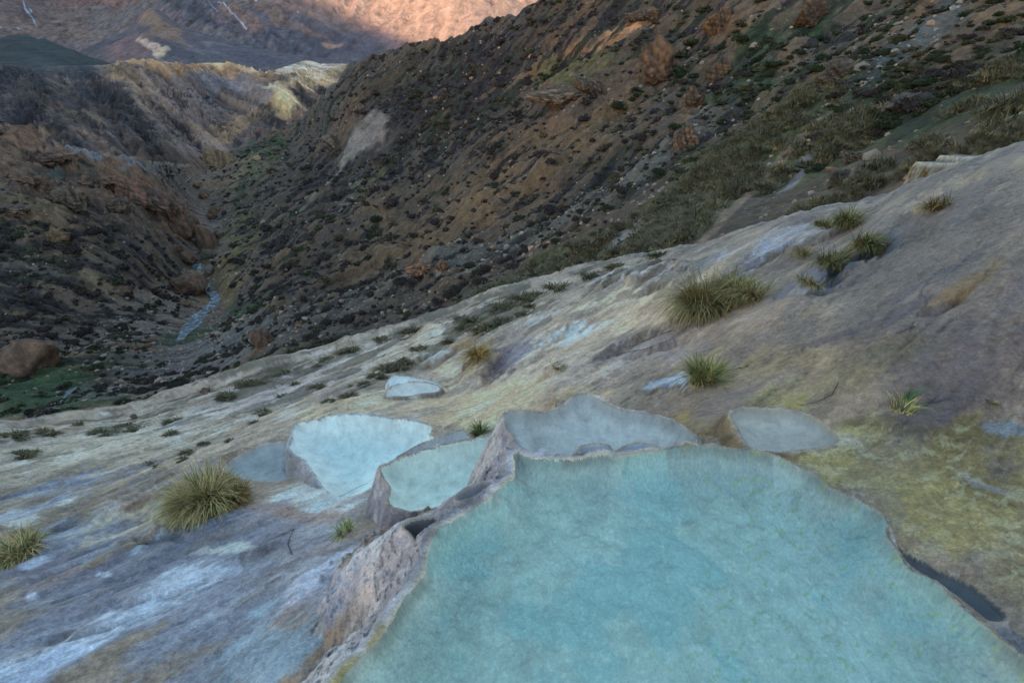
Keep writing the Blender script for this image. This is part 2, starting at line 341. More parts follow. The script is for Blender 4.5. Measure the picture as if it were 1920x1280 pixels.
c2 = lerp(c2, alb((96, 84, 66)), sst(-.1, .5, m2+str2)*.7)
sp2 = [(60, 180, 220, 60, -5, (46, 46, 46), .8), (0, 130, 250, 12, 0, (44, 50, 50), .9), (150, 130, 120, 12, -3, (50, 52, 50), .9), (130, 210, 70, 30, -20, (84, 76, 58), .5), (330, 200, 160, 40, -22, (96, 88, 78), .7), (400, 230, 120, 22, -35, (84, 80, 78), .6),
  (270, 130, 40, 16, -10, (150, 136, 96), .9), (330, 140, 90, 20, -8, (128, 108, 80), .85), (420, 145, 90, 16, -10, (132, 112, 84), .9), (380, 122, 14, 10, 0, (180, 168, 124), .8), (420, 125, 26, 8, 0, (172, 158, 112), .9), (480, 148, 26, 10, -30, (170, 156, 124), .8),
  (430, 178, 80, 20, -12, (108, 110, 112), .85), (480, 195, 50, 22, -40, (96, 90, 84), .7), (560, 135, 60, 18, 0, (152, 142, 122), .95), (590, 128, 60, 14, 0, (160, 150, 132), .9), (600, 160, 60, 24, 25, (132, 122, 94), .9), (540, 205, 26, 38, 0, (146, 136, 108), .95, .2), (528, 225, 30, 14, -30, (150, 138, 100), .9),
  (460, 245, 60, 16, 32, (122, 106, 80), .8), (500, 240, 40, 14, 10, (70, 66, 50), .6), (250, 230, 140, 18, -30, (72, 68, 60), .6), (300, 300, 120, 20, -15, (76, 70, 62), .6), (240, 160, 60, 12, -45, (110, 98, 70), .6), (390, 300, 60, 20, 0, (96, 92, 88), .6)]
c2 = splat(c2, PX2, PY2, w2x, w2y, sp2)
v2 = sst(-.02, .16, fbm(FB2*.22+m2*.2, FA2*.02, 4, 68)*.7+fbm(X2*.9, Y2*.7, 4, 76, .65)*.45+.25*fbm(X2*.05, Y2*.05, 3, 69)-.15-.75*cliff+.35*(1-sst(100, 280, PX2)))
c2 *= 1.45; c2 = np.clip(c2, 0, 1)*np.array([1.06, 1.0, .97]); c2 = lerp(c2, alb((42, 40, 40), 1.0), v2*.85)
c2 *= (1+.25*f2+.55*str2)[..., None]*np.array([.98, .94, 1.12])
cany_mat = terrain_mat('canyon_ground', [.5, 2.2], contrast=.35, bumps=[(.4, .7, 1.2), (2, .5, .3)])
tag(mesh_np('canyon_slope', np.stack([X2, Y2, Z2], -1).reshape(-1, 3), gridfaces(*X2.shape), cany_mat, c2.reshape(-1, 3)), kind='structure')

# ---- dark hill
sky3 = [(-700, 150), (-300, 112), (-100, 92), (0, 76), (25, 69), (50, 67), (80, 74), (120, 90), (160, 107), (200, 118), (260, 126), (320, 135), (400, 150)]
ctrl3 = [(-500, 200, 420), (0, 200, 420), (0, 130, 520), (0, 76, 640), (100, 85, 640), (200, 120, 600), (400, 150, 560), (-500, 120, 600), (400, 220, 420)]
X3, Y3, Z3, PX3, PY3, T3 = layer(sky3, [(-700, 190), (400, 190)], ctrl3, 400, 80, -600, 400, back=(1.5, .2))
f3 = fbm(X3*.03, Y3*.03, 5, 71); Z3 = Z3+f3*2.0+ridged(X3*.012, Y3*.004, 3, 72)*1.2
c3 = lerp(np.ones(X3.shape+(3,))*alb((42, 48, 50)), alb((60, 58, 56)), sst(0, .7, f3)*.5)
far_mat = terrain_mat('far_ground', [.05, .3], contrast=.22, bumps=[(.06, .6, 6), (.3, .5, 1.5)])
tag(mesh_np('dark_hill', np.stack([X3, Y3, Z3], -1).reshape(-1, 3), gridfaces(*X3.shape), far_mat, c3.reshape(-1, 3)), kind='structure')

# ---- mountain: near spur with cone, then the great slope
sky4 = [(-400, 260), (60, 170), (120, 112), (145, 100), (175, 84), (215, 67), (232, 60), (258, 36), (285, 13), (300, 20), (330, 42), (380, 62), (440, 80), (520, 100), (640, 112), (900, 125)]
ctrl4 = [(0, 200, 1500), (150, 110, 1650), (232, 100, 1500), (232, 62, 1850), (285, 100, 1450), (285, 15, 1950), (380, 110, 1450), (380, 62, 1800), (520, 130, 1450), (520, 100, 1650), (800, 120, 1700), (-300, 250, 1600)]
X4, Y4, Z4, PX4, PY4, T4 = layer(sky4, [(-400, 290), (60, 200), (900, 200)], ctrl4, 500, 130, -100, 850, back=(1.2, .3))
w4x = fbm(X4*.006, Y4*.006, 4, 81); w4y = fbm(X4*.006, Y4*.006, 4, 82); f4 = fbm(X4*.03, Y4*.03, 4, 83)
Z4 = Z4+ridged(X4*.006, Y4*.0025, 4, 84)*7*sst(0, .4, (curve_interp(sky4, PX4)-PY4)*-1/60)+f4*2
c4 = np.ones(X4.shape+(3,))*alb((74, 72, 82))
c4 = splat(c4, PX4, PY4, w4x, w4y, [(310, 60, 55, 26, -35, (104, 88, 80), .9), (285, 35, 18, 22, 0, (110, 94, 84), .9), (190, 90, 50, 16, 20, (58, 58, 68), .9), (250, 95, 40, 24, 0, (100, 82, 86), .85), (285, 92, 26, 9, -48, (158, 142, 136), .95, .2), (305, 102, 10, 9, 0, (160, 148, 130), .9),
  (330, 95, 50, 12, -25, (64, 62, 74), .8), (390, 95, 50, 16, -10, (96, 92, 100), .8), (450, 105, 60, 12, -10, (66, 66, 80), .8), (340, 60, 60, 8, -38, (66, 64, 74), .8)])
c4 *= (1+.25*f4+.3*fbm(X4*.09, Y4*.07, 5, 85, .62))[..., None]
mt_mat = terrain_mat('mountain_ground', [.02, .12], contrast=.2, bumps=[(.015, .6, 20), (.08, .5, 5)])
tag(mesh_np('mountain_spur', np.stack([X4, Y4, Z4], -1).reshape(-1, 3), gridfaces(*X4.shape), mt_mat, c4.reshape(-1, 3)), kind='structure')
sky5 = [(-700, -130), (2400, -130)]
ctrl5 = [(-500, 160, 2300), (500, 150, 2300), (1400, 150, 2500), (-500, 60, 2700), (0, 60, 2750), (160, 60, 3000), (300, 60, 2700), (500, 60, 2600), (760, 85, 2750), (760, 40, 3000), (1000, 40, 2950), (1400, 60, 2800), (0, 0, 3150), (160, 0, 3600), (300, 0, 3150), (500, 0, 2900), (700, 0, 3250), (850, 0, 3050), (1000, 0, 3300), (1400, 0, 3200),
  (-500, -130, 4200), (0, -130, 4000), (300, -130, 3800), (600, -130, 3700), (900, -130, 3900), (1400, -130, 4200)]
X5, Y5, Z5, PX5, PY5, T5 = layer(sky5, [(-700, 170), (2400, 170)], ctrl5, 900, 280, -300, 1250, back=(1.3, .4))
w5x = fbm(X5*.004, Y5*.004, 5, 91); w5y = fbm(X5*.004, Y5*.004, 5, 92); f5 = fbm(X5*.02, Y5*.02, 5, 93); b5 = fbm(X5*.0012, Y5*.0012, 3, 94)
FA5, FB5 = fall(X5, Y5, 84)
r5 = ridged(FB5*.0045+b5*.5+f5*.05, FA5*.0011, 6, 95)
Z5s = Z5.copy(); Z5 = Z5+r5*16+f5*(6-4*sst(540, 640, PX5))
c5 = np.ones(X5.shape+(3,))*alb((98, 92, 98))
st5 = fbm(FB5*.02+w5x*.5, FA5*.006, 6, 96, .65)
SLATE = (84, 84, 98)
c5 = splat(c5, PX5, PY5, w5x, w5y, [(60, 40, 160, 60, 0, (106, 94, 96), .9), (210, 55, 60, 40, -20, (100, 96, 100), .8), (190, 10, 80, 20, 0, (116, 92, 90), .8), (400, 50, 130, 40, -35, SLATE, .9), (560, 85, 160, 24, -12, (74, 76, 92), .9), (470, 40, 50, 24, 0, (112, 94, 92), .8), (560, 30, 90, 22, -40, (120, 100, 98), .7),
  (520, 60, 80, 9, -35, SLATE, .9), (380, 30, 70, 9, -42, (66, 68, 82), .8), (450, 60, 90, 8, -38, (78, 78, 92), .7), (600, 60, 90, 10, -28, (80, 80, 96), .8), (500, 20, 60, 10, -35, (104, 92, 92), .7), (330, 15, 30, 12, -40, (58, 62, 68), .8), (120, 60, 80, 30, 10, (108, 96, 94), .7), (230, 30, 60, 16, 20, (92, 92, 96), .7), (20, 20, 60, 30, 0, (98, 86, 90), .7), (420, 85, 50, 20, 0, (108, 106, 114), .6), (350, 20, 60, 10, -45, (70, 74, 86), .8), (625, 98, 18, 6, 0, (140, 116, 110), .9, .2), (700, 90, 60, 18, -5, (86, 84, 100), .7)])
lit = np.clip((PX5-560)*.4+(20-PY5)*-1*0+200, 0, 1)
c5 = np.where((PX5 > 540)[..., None] & (PY5 < 90)[..., None], lerp(c5, np.array([.37, .25, .17]), .93*sst(540, 620, PX5-(PY5-0)*2.3)), c5)  # warm sunlit tone painted into the mountain colour beyond the shadow line
# snow gullies
for pts, wd in [([(45, -10), (48, 22), (62, 40), (76, 62)], 2.0), ([(56, 20), (62, 30)], 1.2), ([(0, 55), (8, 60)], 2.2), ([(34, 62), (40, 65)], 1.8), ([(102, 11), (110, 17), (122, 20)], 1.5), ([(410, 9), (425, 20), (445, 40), (463, 58)], 1.8), ([(380, 0), (395, 14), (412, 32)], 1.0), ([(365, -5), (372, 4)], 2), ([(470, -5), (482, 10)], 1.3), ([(560, 28), (568, 34)], 1.0), ([(140, 8), (146, 12)], 1.2)]:
    d = dist_poly(PX5+w5x*2, PY5, pts); c5 = lerp(c5, np.array([.62, .66, .72]), (1-sst(wd*.2, wd*.9, d+w5y*.8))*.65)
g5 = fbm(X5*.05, Y5*.04, 6, 97, .62); c5 *= (.84+.18*f5+.22*st5+(.34-.27*sst(540, 600, PX5))*g5)[..., None]
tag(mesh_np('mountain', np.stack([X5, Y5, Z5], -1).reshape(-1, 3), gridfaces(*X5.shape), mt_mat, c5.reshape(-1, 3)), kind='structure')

# ---- unseen ridge added to block the sun, crest shaped to the shadow line
tS = math.tan(SUN_EL); D0 = 6000.0
hd = np.array([math.sin(SUN_AZ), math.cos(SUN_AZ)]); pd = np.array([math.cos(SUN_AZ), -math.sin(SUN_AZ)])
bp = []
for (px, py) in [(500, -40), (560, -4), (600, 14), (640, 32), (690, 55), (730, 74), (765, 88)]:
    Yd = float(np.exp(T5(np.array(px/500.), np.array(py/500.)))); x, y, z = atY(px, py, Yd)
    a = x*hd[0]+y*hd[1]; b = x*pd[0]+y*pd[1]; bp.append((float(b), float(z)+tS*(float(a)+D0)))
bp.sort()
bx = np.linspace(-9000, 9000, 300)
pts = [(-9000, bp[0][1]+1800), (bp[0][0]-500, bp[0][1]+500)]+bp+[(bp[-1][0]+300, bp[-1][1]-10), (9000, bp[-1][1]-40)]
prof = np.interp(bx, [p[0] for p in pts], [p[1] for p in pts])+fbm(bx*.004, bx*0, 3, 99)*12
rows = []
for k, (da, fz) in enumerate([(-2500, 0), (-1200, .6), (0, 1.0), (1200, .55), (2500, .2), (4200, -.05)]):
    a = -D0+da; rows.append(np.stack([a*hd[0]+bx*pd[0], a*hd[1]+bx*pd[1], prof*fz-20], -1) if fz != 1.0 else np.stack([a*hd[0]+bx*pd[0], a*hd[1]+bx*pd[1], prof], -1))
R = np.array(rows); tag(mesh_np('sun_blocker_ridge', R.reshape(-1, 3), gridfaces(R.shape[0], R.shape[1]), mt_mat, np.ones((R.shape[0]*R.shape[1], 3))*alb((96, 84, 76))), kind='structure')

# =====================================================================================
#  TRAVERTINE: near ground and pools
# =====================================================================================
crest = [(-500, 815, 3.6), (-300, 805, 4.5), (0, 800, 5.5), (150, 790, 5.9), (300, 765, 6.2), (500, 700, 6.6), (640, 660, 7.0), (740, 622, 7.2), (860, 582, 7.6), (1000, 537, 7.8), (1100, 507, 7.8), (1200, 482, 7.6), (1300, 458, 7.2), (1380, 442, 6.9), (1500, 407, 6.4), (1620, 376, 6.0),
         (1700, 345, 5.7), (1800, 310, 5.2), (1920, 262, 4.7), (2100, 200, 4.2), (2400, 110, 3.6)]
gp = [(0, 1280, -1.0), (200, 1280, -.95), (400, 1280, -.85), (540, 1280, -.62), (-300, 1280, -1.2), (-600, 1000, -1.9), (0, 1100, -1.35), (200, 1100, -1.2), (400, 1100, -1.05), (560, 1100, -.85), (640, 1050, -.75),
      (0, 980, -1.7), (150, 980, -1.6), (300, 975, -1.4), (450, 960, -1.22), (600, 960, -1.12), (680, 960, -1.05), (0, 880, -2.3), (200, 880, -2.0), (400, 890, -1.42), (480, 905, -1.36), (250, 810, -2.6), (400, 810, -2.1), (500, 820, -1.6),
      (600, 720, -2.3), (600, 770, -1.65), (700, 770, -1.3), (820, 790, -1.25), (700, 700, -2.0), (850, 730, -1.6), (850, 650, -1.9), (1000, 650, -1.35), (1000, 720, -1.0), (1150, 735, -.6), (1330, 700, -.3), (1500, 762, -.06),
      (1600, 850, .0), (1920, 850, .08), (1920, 700, .27), (1700, 740, .12), (1920, 500, .52), (1920, 400, .68), (1600, 620, .1), (1600, 500, .12), (1600, 430, .15), (1340, 600, -.35), (1340, 500, -.48), (1100, 560, -1.2), (1150, 620, -.95),
      (1500, 870, -.02), (1700, 1000, .0), (1900, 1150, .0), (1900, 1000, .04), (1300, 760, -.22), (1050, 750, -.75), (900, 790, -1.0)]
xs, ys, zs = [], [], []
for px, py, z in gp:
    x, y = atz(px, py, z); xs.append(float(x)); ys.append(float(y)); zs.append(z)
for px, py, Yd in crest:
    x, y, z = atY(px, py, Yd); xs.append(float(x)); ys.append(float(y)); zs.append(float(z))
for x, y, z in [(-.2, 1.2, -.7), (.5, 1.0, -.4), (1.0, .3, -.1), (0, 0, -.4), (-1, 0, -.9), (1.9, .3, .0), (0, -1.5, 0), (3, 0, .3), (-3, 0, -1.4)]:
    xs.append(x); ys.append(y); zs.append(z)
TG = TPS(xs, ys, zs, 2e-3)
cr_az = []; cr_r = []
for px, py, Yd in crest:
    x, y, z = atY(px, py, Yd); cr_az.append(math.atan2(float(x), float(y))); cr_r.append(math.hypot(float(x), float(y)))
# pools: outline in surveyed pixels at the water level
POOLS = {
 'main': dict(z=0.0, depth=.17, sc=.10, S=1.6, rim=.016, w=.030, lab=('large turquoise travertine pool filling the foreground, wide and shallow', 'pool'),
   pts=[(640, 1280), (665, 1235), (735, 1180), (755, 1140), (790, 1095), (800, 1050), (812, 1012), (850, 975), (885, 955), (930, 930), (960, 903), (968, 870), (966, 850), (988, 860), (1030, 867), (1080, 863), (1130, 858), (1200, 852), (1260, 845), (1320, 838), (1360, 845), (1410, 846), (1450, 858), (1500, 880), (1540, 905), (1575, 930), (1620, 950), (1655, 968), (1668, 990), (1662, 1010), (1675, 1040), (1700, 1065), (1730, 1085), (1770, 1113), (1810, 1148), (1835, 1170), (1860, 1198), (1900, 1228), (1950, 1268)],
   tail=[(1.95, .45), (1.6, .12), (.6, -.05), (-.3, .1), (-.62, .4)]),
 'back': dict(z=-.12, depth=.10, sc=.07, S=2.6, rim=.012, w=.016, lab=('pale blue grey pool with a pointed back corner directly behind the large pool', 'pool'),
   pts=[(950, 800), (946, 782), (955, 774), (975, 772), (1020, 778), (1055, 768), (1075, 746), (1100, 740), (1122, 750), (1150, 768), (1200, 778), (1240, 784), (1280, 804), (1312, 832), (1290, 860), (1200, 880), (1090, 885), (1020, 875), (985, 850), (962, 822)]),
 'right': dict(z=-.03, depth=.07, sc=.06, S=2.2, rim=.014, w=.016, lab=('small grey blue pool right of the pointed pool, on yellow crust', 'pool'),
   pts=[(1366, 780), (1385, 770), (1420, 772), (1470, 772), (1510, 780), (1545, 797), (1562, 815), (1580, 832), (1540, 842), (1500, 847), (1440, 850), (1402, 842), (1388, 822), (1380, 800)]),
 'teal': dict(z=-.75, depth=.12, sc=.10, S=2.6, rim=.014, w=.018, lab=('pale teal pool below the left wall of the pointed pool', 'pool'),
   pts=[(930, 815), (895, 825), (860, 832), (800, 845), (760, 860), (728, 872), (712, 882), (726, 902), (736, 916), (729, 943), (740, 956), (780, 961), (840, 946), (880, 935), (930, 880)]),
 'strip': dict(z=-.86, depth=.05, sc=.06, S=3, rim=.012, w=.012, lab=('narrow blue grey strip pool squeezed behind the pale teal pool', 'pool'),
   pts=[(735, 872), (750, 856), (800, 830), (850, 812), (868, 808), (882, 820), (880, 840), (800, 862), (760, 878)]),
 'bright': dict(z=-1.2, depth=.14, sc=.16, S=2.4, rim=.016, w=.02, lab=('brightest pale turquoise pool with white edges, left of the pale teal pool', 'pool'),
   pts=[(553, 800), (562, 794), (590, 792), (620, 782), (680, 779), (720, 784), (770, 792), (808, 798), (812, 808), (803, 818), (816, 824), (790, 845), (745, 872), (715, 890), (705, 910), (682, 926), (650, 936), (630, 936), (600, 906), (586, 886), (578, 868), (560, 858), (548, 845), (550, 820)]),
 'left': dict(z=-1.36, depth=.07, sc=.10, S=2, rim=.010, w=.01, lab=('shallow slate blue pool left of the brightest pool, above the large grass tussock', 'pool'),
   pts=[(418, 877), (450, 856), (490, 836), (530, 828), (560, 835), (570, 860), (580, 885), (560, 897), (510, 906), (470, 901), (430, 892)]),
 'far_front': dict(z=-1.46, depth=.05, sc=.08, S=2.2, rim=.012, w=.015, lab=('tiny pale pool with a raised brown front wall, nearest of the far pair', 'pool'),
   pts=[(722, 745), (728, 732), (745, 722), (770, 718), (800, 718), (826, 726), (822, 736), (790, 738), (762, 744), (740, 742)]),
 'far_back': dict(z=-1.60, depth=.05, sc=.08, S=2.2, rim=.012, w=.012, lab=('tiny white edged pool tucked behind its raised twin in the far pair', 'pool'),
   pts=[(727, 720), (733, 705), (760, 707), (800, 713), (828, 722), (828, 735), (760, 738), (735, 735)]),
 'dry': dict(z=-.085, depth=.13, sc=.05, S=1.3, rim=.008, w=.012, dry=True, lab=('small empty brown basin in the left wall of the large pool', 'basin'),
   pts=[(757, 990), (768, 980), (790, 976), (822, 972), (806, 990), (794, 1006), (783, 1018), (774, 1008), (768, 998)]),
 'purple': dict(z=-.045, depth=.05, sc=.03, S=1.4, rim=.008, w=.010, lab=('small purple grey puddle in the left rim of the large pool', 'puddle'),
   pts=[(853, 940), (866, 926), (892, 913), (913, 908), (908, 922), (885, 934)]),
 'slit': dict(z=-.04, depth=.08, sc=.05, S=.6, rim=.012, w=.012, lab=('long narrow dark blue slit pool along the right rim of the large pool', 'pool'),
   pts=[(1674, 1018), (1684, 1036), (1708, 1044), (1736, 1060), (1772, 1080), (1820, 1100), (1858, 1132), (1884, 1156), (1874, 1170), (1842, 1164), (1815, 1140), (1780, 1113), (1740, 1086), (1702, 1064), (1682, 1045)]),
 'slit2': dict(z=-.05, depth=.08, sc=.02, S=.6, rim=.012, w=.010, lab=('short dark slit puddle at the lower end of the right rim of the large pool', 'puddle'),
   pts=[(1843, 1174), (1878, 1182), (1925, 1203), (1975, 1235), (1960, 1262), (1915, 1235), (1872, 1205)]),
 'scallopa': dict(z=-.045, depth=.03, sc=.02, S=3, rim=.008, w=.012, lab=('left scalloped mini pool on the shared rim between large and pointed pools', 'pool'),
   pts=[(1082, 852), (1090, 840), (1112, 835), (1140, 838), (1145, 846), (1120, 851)]),
 'scallopb': dict(z=-.045, depth=.03, sc=.02, S=3, rim=.008, w=.012, lab=('right scalloped mini pool on the shared rim between large and pointed pools', 'pool'),
   pts=[(1158, 848), (1175, 838), (1200, 834), (1228, 838), (1236, 844), (1200, 846)]),
}
def chaikin(P, n=2):
    for _ in range(n):
        Q = np.roll(P, -1, 0); P = np.stack([.75*P+.25*Q, .25*P+.75*Q], 1).reshape(-1, 2)
    return P
for p in POOLS.values():
    P = np.array([[float(c) for c in atz(a, b, p['z'])] for a, b in p['pts']]+[list(q) for q in p.get('tail', [])])
    p['P'] = chaikin(P, 1)
def sdist(x, y, P):
    d = dist_poly(x, y, P, True); ins = np.zeros(np.shape(x), bool)
    Q = np.roll(P, -1, 0)
    for (ax, ay), (bx_, by_) in zip(P, Q):
        c = (ay > y) != (by_ > y)
        ins ^= c & (x < (bx_-ax)*(y-ay)/(by_-ay+1e-15)+ax)
    return np.where(ins, -d, d)
def ground_base(x, y):
    z = TG(x, y)
    r = np.hypot(x, y)
    u = x*.80+y*.60; v = -x*.60+y*.80      # u: along the flow, v: across it
    a1 = fbm(v*.55+.2, u*.18, 3, 201); a2 = fbm(v*1.8, u*.6, 4, 202); a3 = ridged(v*5+a2*.6, u*1.2, 4, 203)
    a4 = fbm(x*16, y*16, 4, 204)
    amp = sst(.6, 3.5, r)
    f = .25+.75*sst(1.0, 3.0, r)
    s1 = fbm(v*.9+.7*a1, u*.25, 4, 205)*2.2; sa = s1-np.floor(s1); sa = sst(0, .4, sa)-sa
    s2 = fbm(v*3.2+.5*a2, u*.8, 4, 206)*2.0; sb = s2-np.floor(s2); sb = sst(0, .4, sb)-sb
    a5 = ridged(v*11+a2, u*3.0, 3, 207)
    ck = 1-sst(.0, .04, np.abs(fbm(v*2.1, u*.45, 5, 208)))
    return z+f*(a1*.10*amp+a2*.045+a3*.008+(sa*.06*amp+sb*.015)*(.35+.65*sst(1.5, -.5, x))+a5*.003)+a4*.005-ck*.010*f*sst(-.1, .3, a1)
# grid
naz, nr = 1280, 1000
az = np.linspace(math.radians(-78), math.radians(78), naz)
rc = np.interp(az, cr_az, cr_r)
tt = np.linspace(0, 1, nr)[:, None]
RR = .34*(rc[None]*1.0/.34)**tt
AZ = np.broadcast_to(az, RR.shape)
kb = np.linspace(0, 1, 26)[1:, None]      # rolls over the crest and drops behind it
RR = np.concatenate([RR, rc[None]*(1+.55*kb)]); AZ = np.concatenate([AZ, np.broadcast_to(az, (25, naz))])
GX = RR*np.sin(AZ); GY = RR*np.cos(AZ)
GZ = ground_base(GX, GY)
ec = GZ[nr-1]
kk = np.concatenate([np.zeros((nr, 1)), kb])
g0, q0 = project(GX, GY, GZ)
u0 = GX*.80+GY*.60; v0 = -GX*.60+GY*.80; ex = fbm(v0*3, u0*1.5, 5, 215, .6); ey = fbm(v0*3, u0*1.5, 5, 216, .6)
DZ = np.zeros(GX.shape)
for (cx, cy, rx, ry, an, dz) in [(1625, 478, 70, 20, 24, -.16), (1560, 520, 50, 14, 35, -.10), (1500, 545, 60, 8, 5, -.05), (1190, 640, 90, 9, 26, -.07), (1450, 480, 70, 8, 28, -.06), (900, 680, 44, 22, 40, .12), (930, 690, 40, 12, 40, -.10), (1040, 690, 30, 12, 20, .06), (1050, 628, 90, 8, 20, -.05), (1240, 655, 100, 10, 16, -.06),
   (1200, 515, 120, 10, 12, .10), (1230, 540, 40, 9, 14, -.08), (1250, 730, 70, 8, 8, -.035), (850, 655, 70, 8, 28, .06), (760, 690, 60, 7, 28, -.06), (1780, 560, 60, 14, 40, -.05), (1530, 450, 120, 8, 26, .07), (1420, 500, 80, 8, 20, -.06), (700, 705, 60, 8, 22, -.06), (300, 1010, 60, 10, 4, -.05), (200, 960, 120, 18, 14, .06), (250, 1120, 120, 12, 18, .05), (120, 1190, 140, 8, 16, -.04), (480, 1030, 70, 10, 22, .05), (320, 950, 60, 40, 0, .06)]:
    a = math.radians(an); am = ry*.5; X_ = g0-cx+ex*am*2; Y_ = q0-cy+ey*am*2
    uu = (X_*math.cos(a)-Y_*math.sin(a))/rx; vv = (X_*math.sin(a)+Y_*math.cos(a))/ry
    DZ += dz*(1-sst(.35, 1.15, np.sqrt(uu*uu+vv*vv)))
GZ = GZ+DZ*(RR > 1.0); ca = fbm(az*9, az*0, 5, 217, .55)[None]*.035*sst(.86, 1.0, np.concatenate([tt, np.ones((25, 1))])); GZ = GZ+ca; ec = GZ[nr-1]
GZ = np.where(kk > 0, ec[None]+(GZ[nr-2]-GZ[nr-30])[None]*0-(kk**1.5)*rc[None]*.55*.75, GZ)
own = np.full(GX.shape, -1); sdmin = np.full(GX.shape, 9.0); ins_any = np.zeros(GX.shape, bool); sd_own = np.full(GX.shape, 9.0)
warp = fbm(GX*7, GY*7, 4, 211)*.014+fbm(GX*22, GY*22, 3, 212)*.005
wall_n = fbm(GX*9, GY*9, 4, 213); names = list(POOLS)
SDs = []
for p in POOLS.values():
    P = p['P']; lo = P.min(0)-1.3; hi = P.max(0)+1.3
    m = (GX > lo[0]) & (GX < hi[0]) & (GY > lo[1]) & (GY < hi[1])
    sd = np.full(GX.shape, 9.0); sc_w = min(1.0, max(.25, math.sqrt(abs(np.ptp(P[:, 0])*np.ptp(P[:, 1])))))
    sd[m] = sdist(GX[m]+0*warp[m], GY[m], P)+warp[m]*sc_w
    SDs.append(sd)
# 1: where the ground stands higher than a pool, let it come down to the rim
for p, sd in zip(POOLS.values(), SDs):
    GZ = np.where(sd < 1.0, np.minimum(GZ, p['z']+p['rim']+.004+np.maximum(sd, 0)*.38), GZ)
# 2: insides, low pools first, and 3: walls on top
pore = sst(.30, .42, fbm(GX*38+GY*8, GY*30, 3, 230, .55))
order = sorted(range(len(names)), key=lambda i: POOLS[names[i]]['z'])
for i in order:
    p = POOLS[names[i]]; sd = SDs[i]; z0 = p['z']; rim = z0+p['rim']*(1+.5*wall_n)
    o = np.maximum(sd-((.010+.024*sst(.5, -.1, GX)+.016*sst(1.48, 1.56, GY)*sst(1.0, .8, GX)*(.7+.8*wall_n)) if names[i] == 'main' else p['w'])*(1+.6*wall_n), 0)
    drop = p['S']*o*(1+.12*wall_n*sst(0, .1, o))+.010*ridged(GX*6, GY*6, 3, 220+i)*sst(0, .08, o)
    drop = np.where(o > 0, drop-.35*np.minimum(o, .05)+.006*pore*sst(.01, .04, o)*(sd < .22)+.010*wall_n*sst(0, .03, o), 0)
    wv = (.010+.024*sst(.5, -.1, GX)+.016*sst(1.48, 1.56, GY)*sst(1.0, .8, GX)*(.7+.8*wall_n)) if names[i] == 'main' else p['w']
    wall = np.where(sd < wv, rim-.004*np.cos(np.clip(sd/wv, 0, 1)*3.1), rim-drop)
    m = (sd >= 0) & (wall > GZ) & (sd < 1.2)
    GZ = np.where(m, wall, GZ); own[m] = i; sd_own[m] = sd[m]; ins_any[m] = False
    t = np.clip(-sd, 0, None)
    bed = z0-p['depth']*(1-np.exp(-t/p['sc']))+.010*fbm(GX*12, GY*12, 4, 240+i)*sst(0, .06, t)
    bed = bed+np.where(t < .016, (1-t/.016)*p['rim'], 0)
    ii = (sd < 0) & ~((GZ > z0+.03) & (own >= 0) & (own != i))
    GZ = np.where(ii, bed, GZ); own[ii] = i; sd_own[ii] = sd[ii]; ins_any[ii] = True
# pitted holes in the left wall of the large pool
for (px, py, rx) in [(660, 1152, .028), (684, 1146, .020), (632, 1200, .030), (620, 1214, .022), (663, 1180, .012), (712, 1118, .014), (756, 1140, .0), (728, 1098, .012), (870, 938, .012), (650, 1130, .01), (600, 1240, .018), (700, 950, .02), (708, 938, .02), (918, 880, .012)]:
    if rx == 0: continue
    zz = -.12
    for _ in range(12):
        x, y = atz(px, py, zz); k = np.argmin((GX-x)**2+(GY-y)**2); zz = .5*zz+.5*float(GZ.flat[k])
    d = np.hypot((GX-x)*1.0+(GY-y)*.6, ((GY-y)-(GX-x)*.6)*2.2)+warp*.5
    GZ = GZ-.05*(1-sst(rx*.7, rx*1.25, d))*(own == 0)*(~ins_any)
GP, GQ = project(GX, GY, GZ)
hidden = kk > 0
U = GX*.80+GY*.60; Vv = -GX*.60+GY*.80
gwx = fbm(Vv*2.6, U*1.0, 7, 251, .66)*1.5; gwy = fbm(Vv*2.6, U*1.0+7, 7, 252, .66)*1.5
gs = fbm(Vv*5+gwx*.5, U*.9, 5, 253); gs2 = fbm(Vv*14+gwx, U*2.5, 4, 254); gm = fbm(GX*2.2, GY*2.2, 5, 255); gf = fbm(GX*11, GY*11, 4, 256)
gc = np.ones(GX.shape+(3,))*alb((128, 122, 112))
CREAM = (152, 146, 130); MAUVE = (112, 106, 106); YEL = (146, 132, 86); OLV = (126, 120, 78); BLG = (114, 125, 142); WH = (158, 176, 196); PINK = (152, 134, 122); BRN = (108, 90, 72)
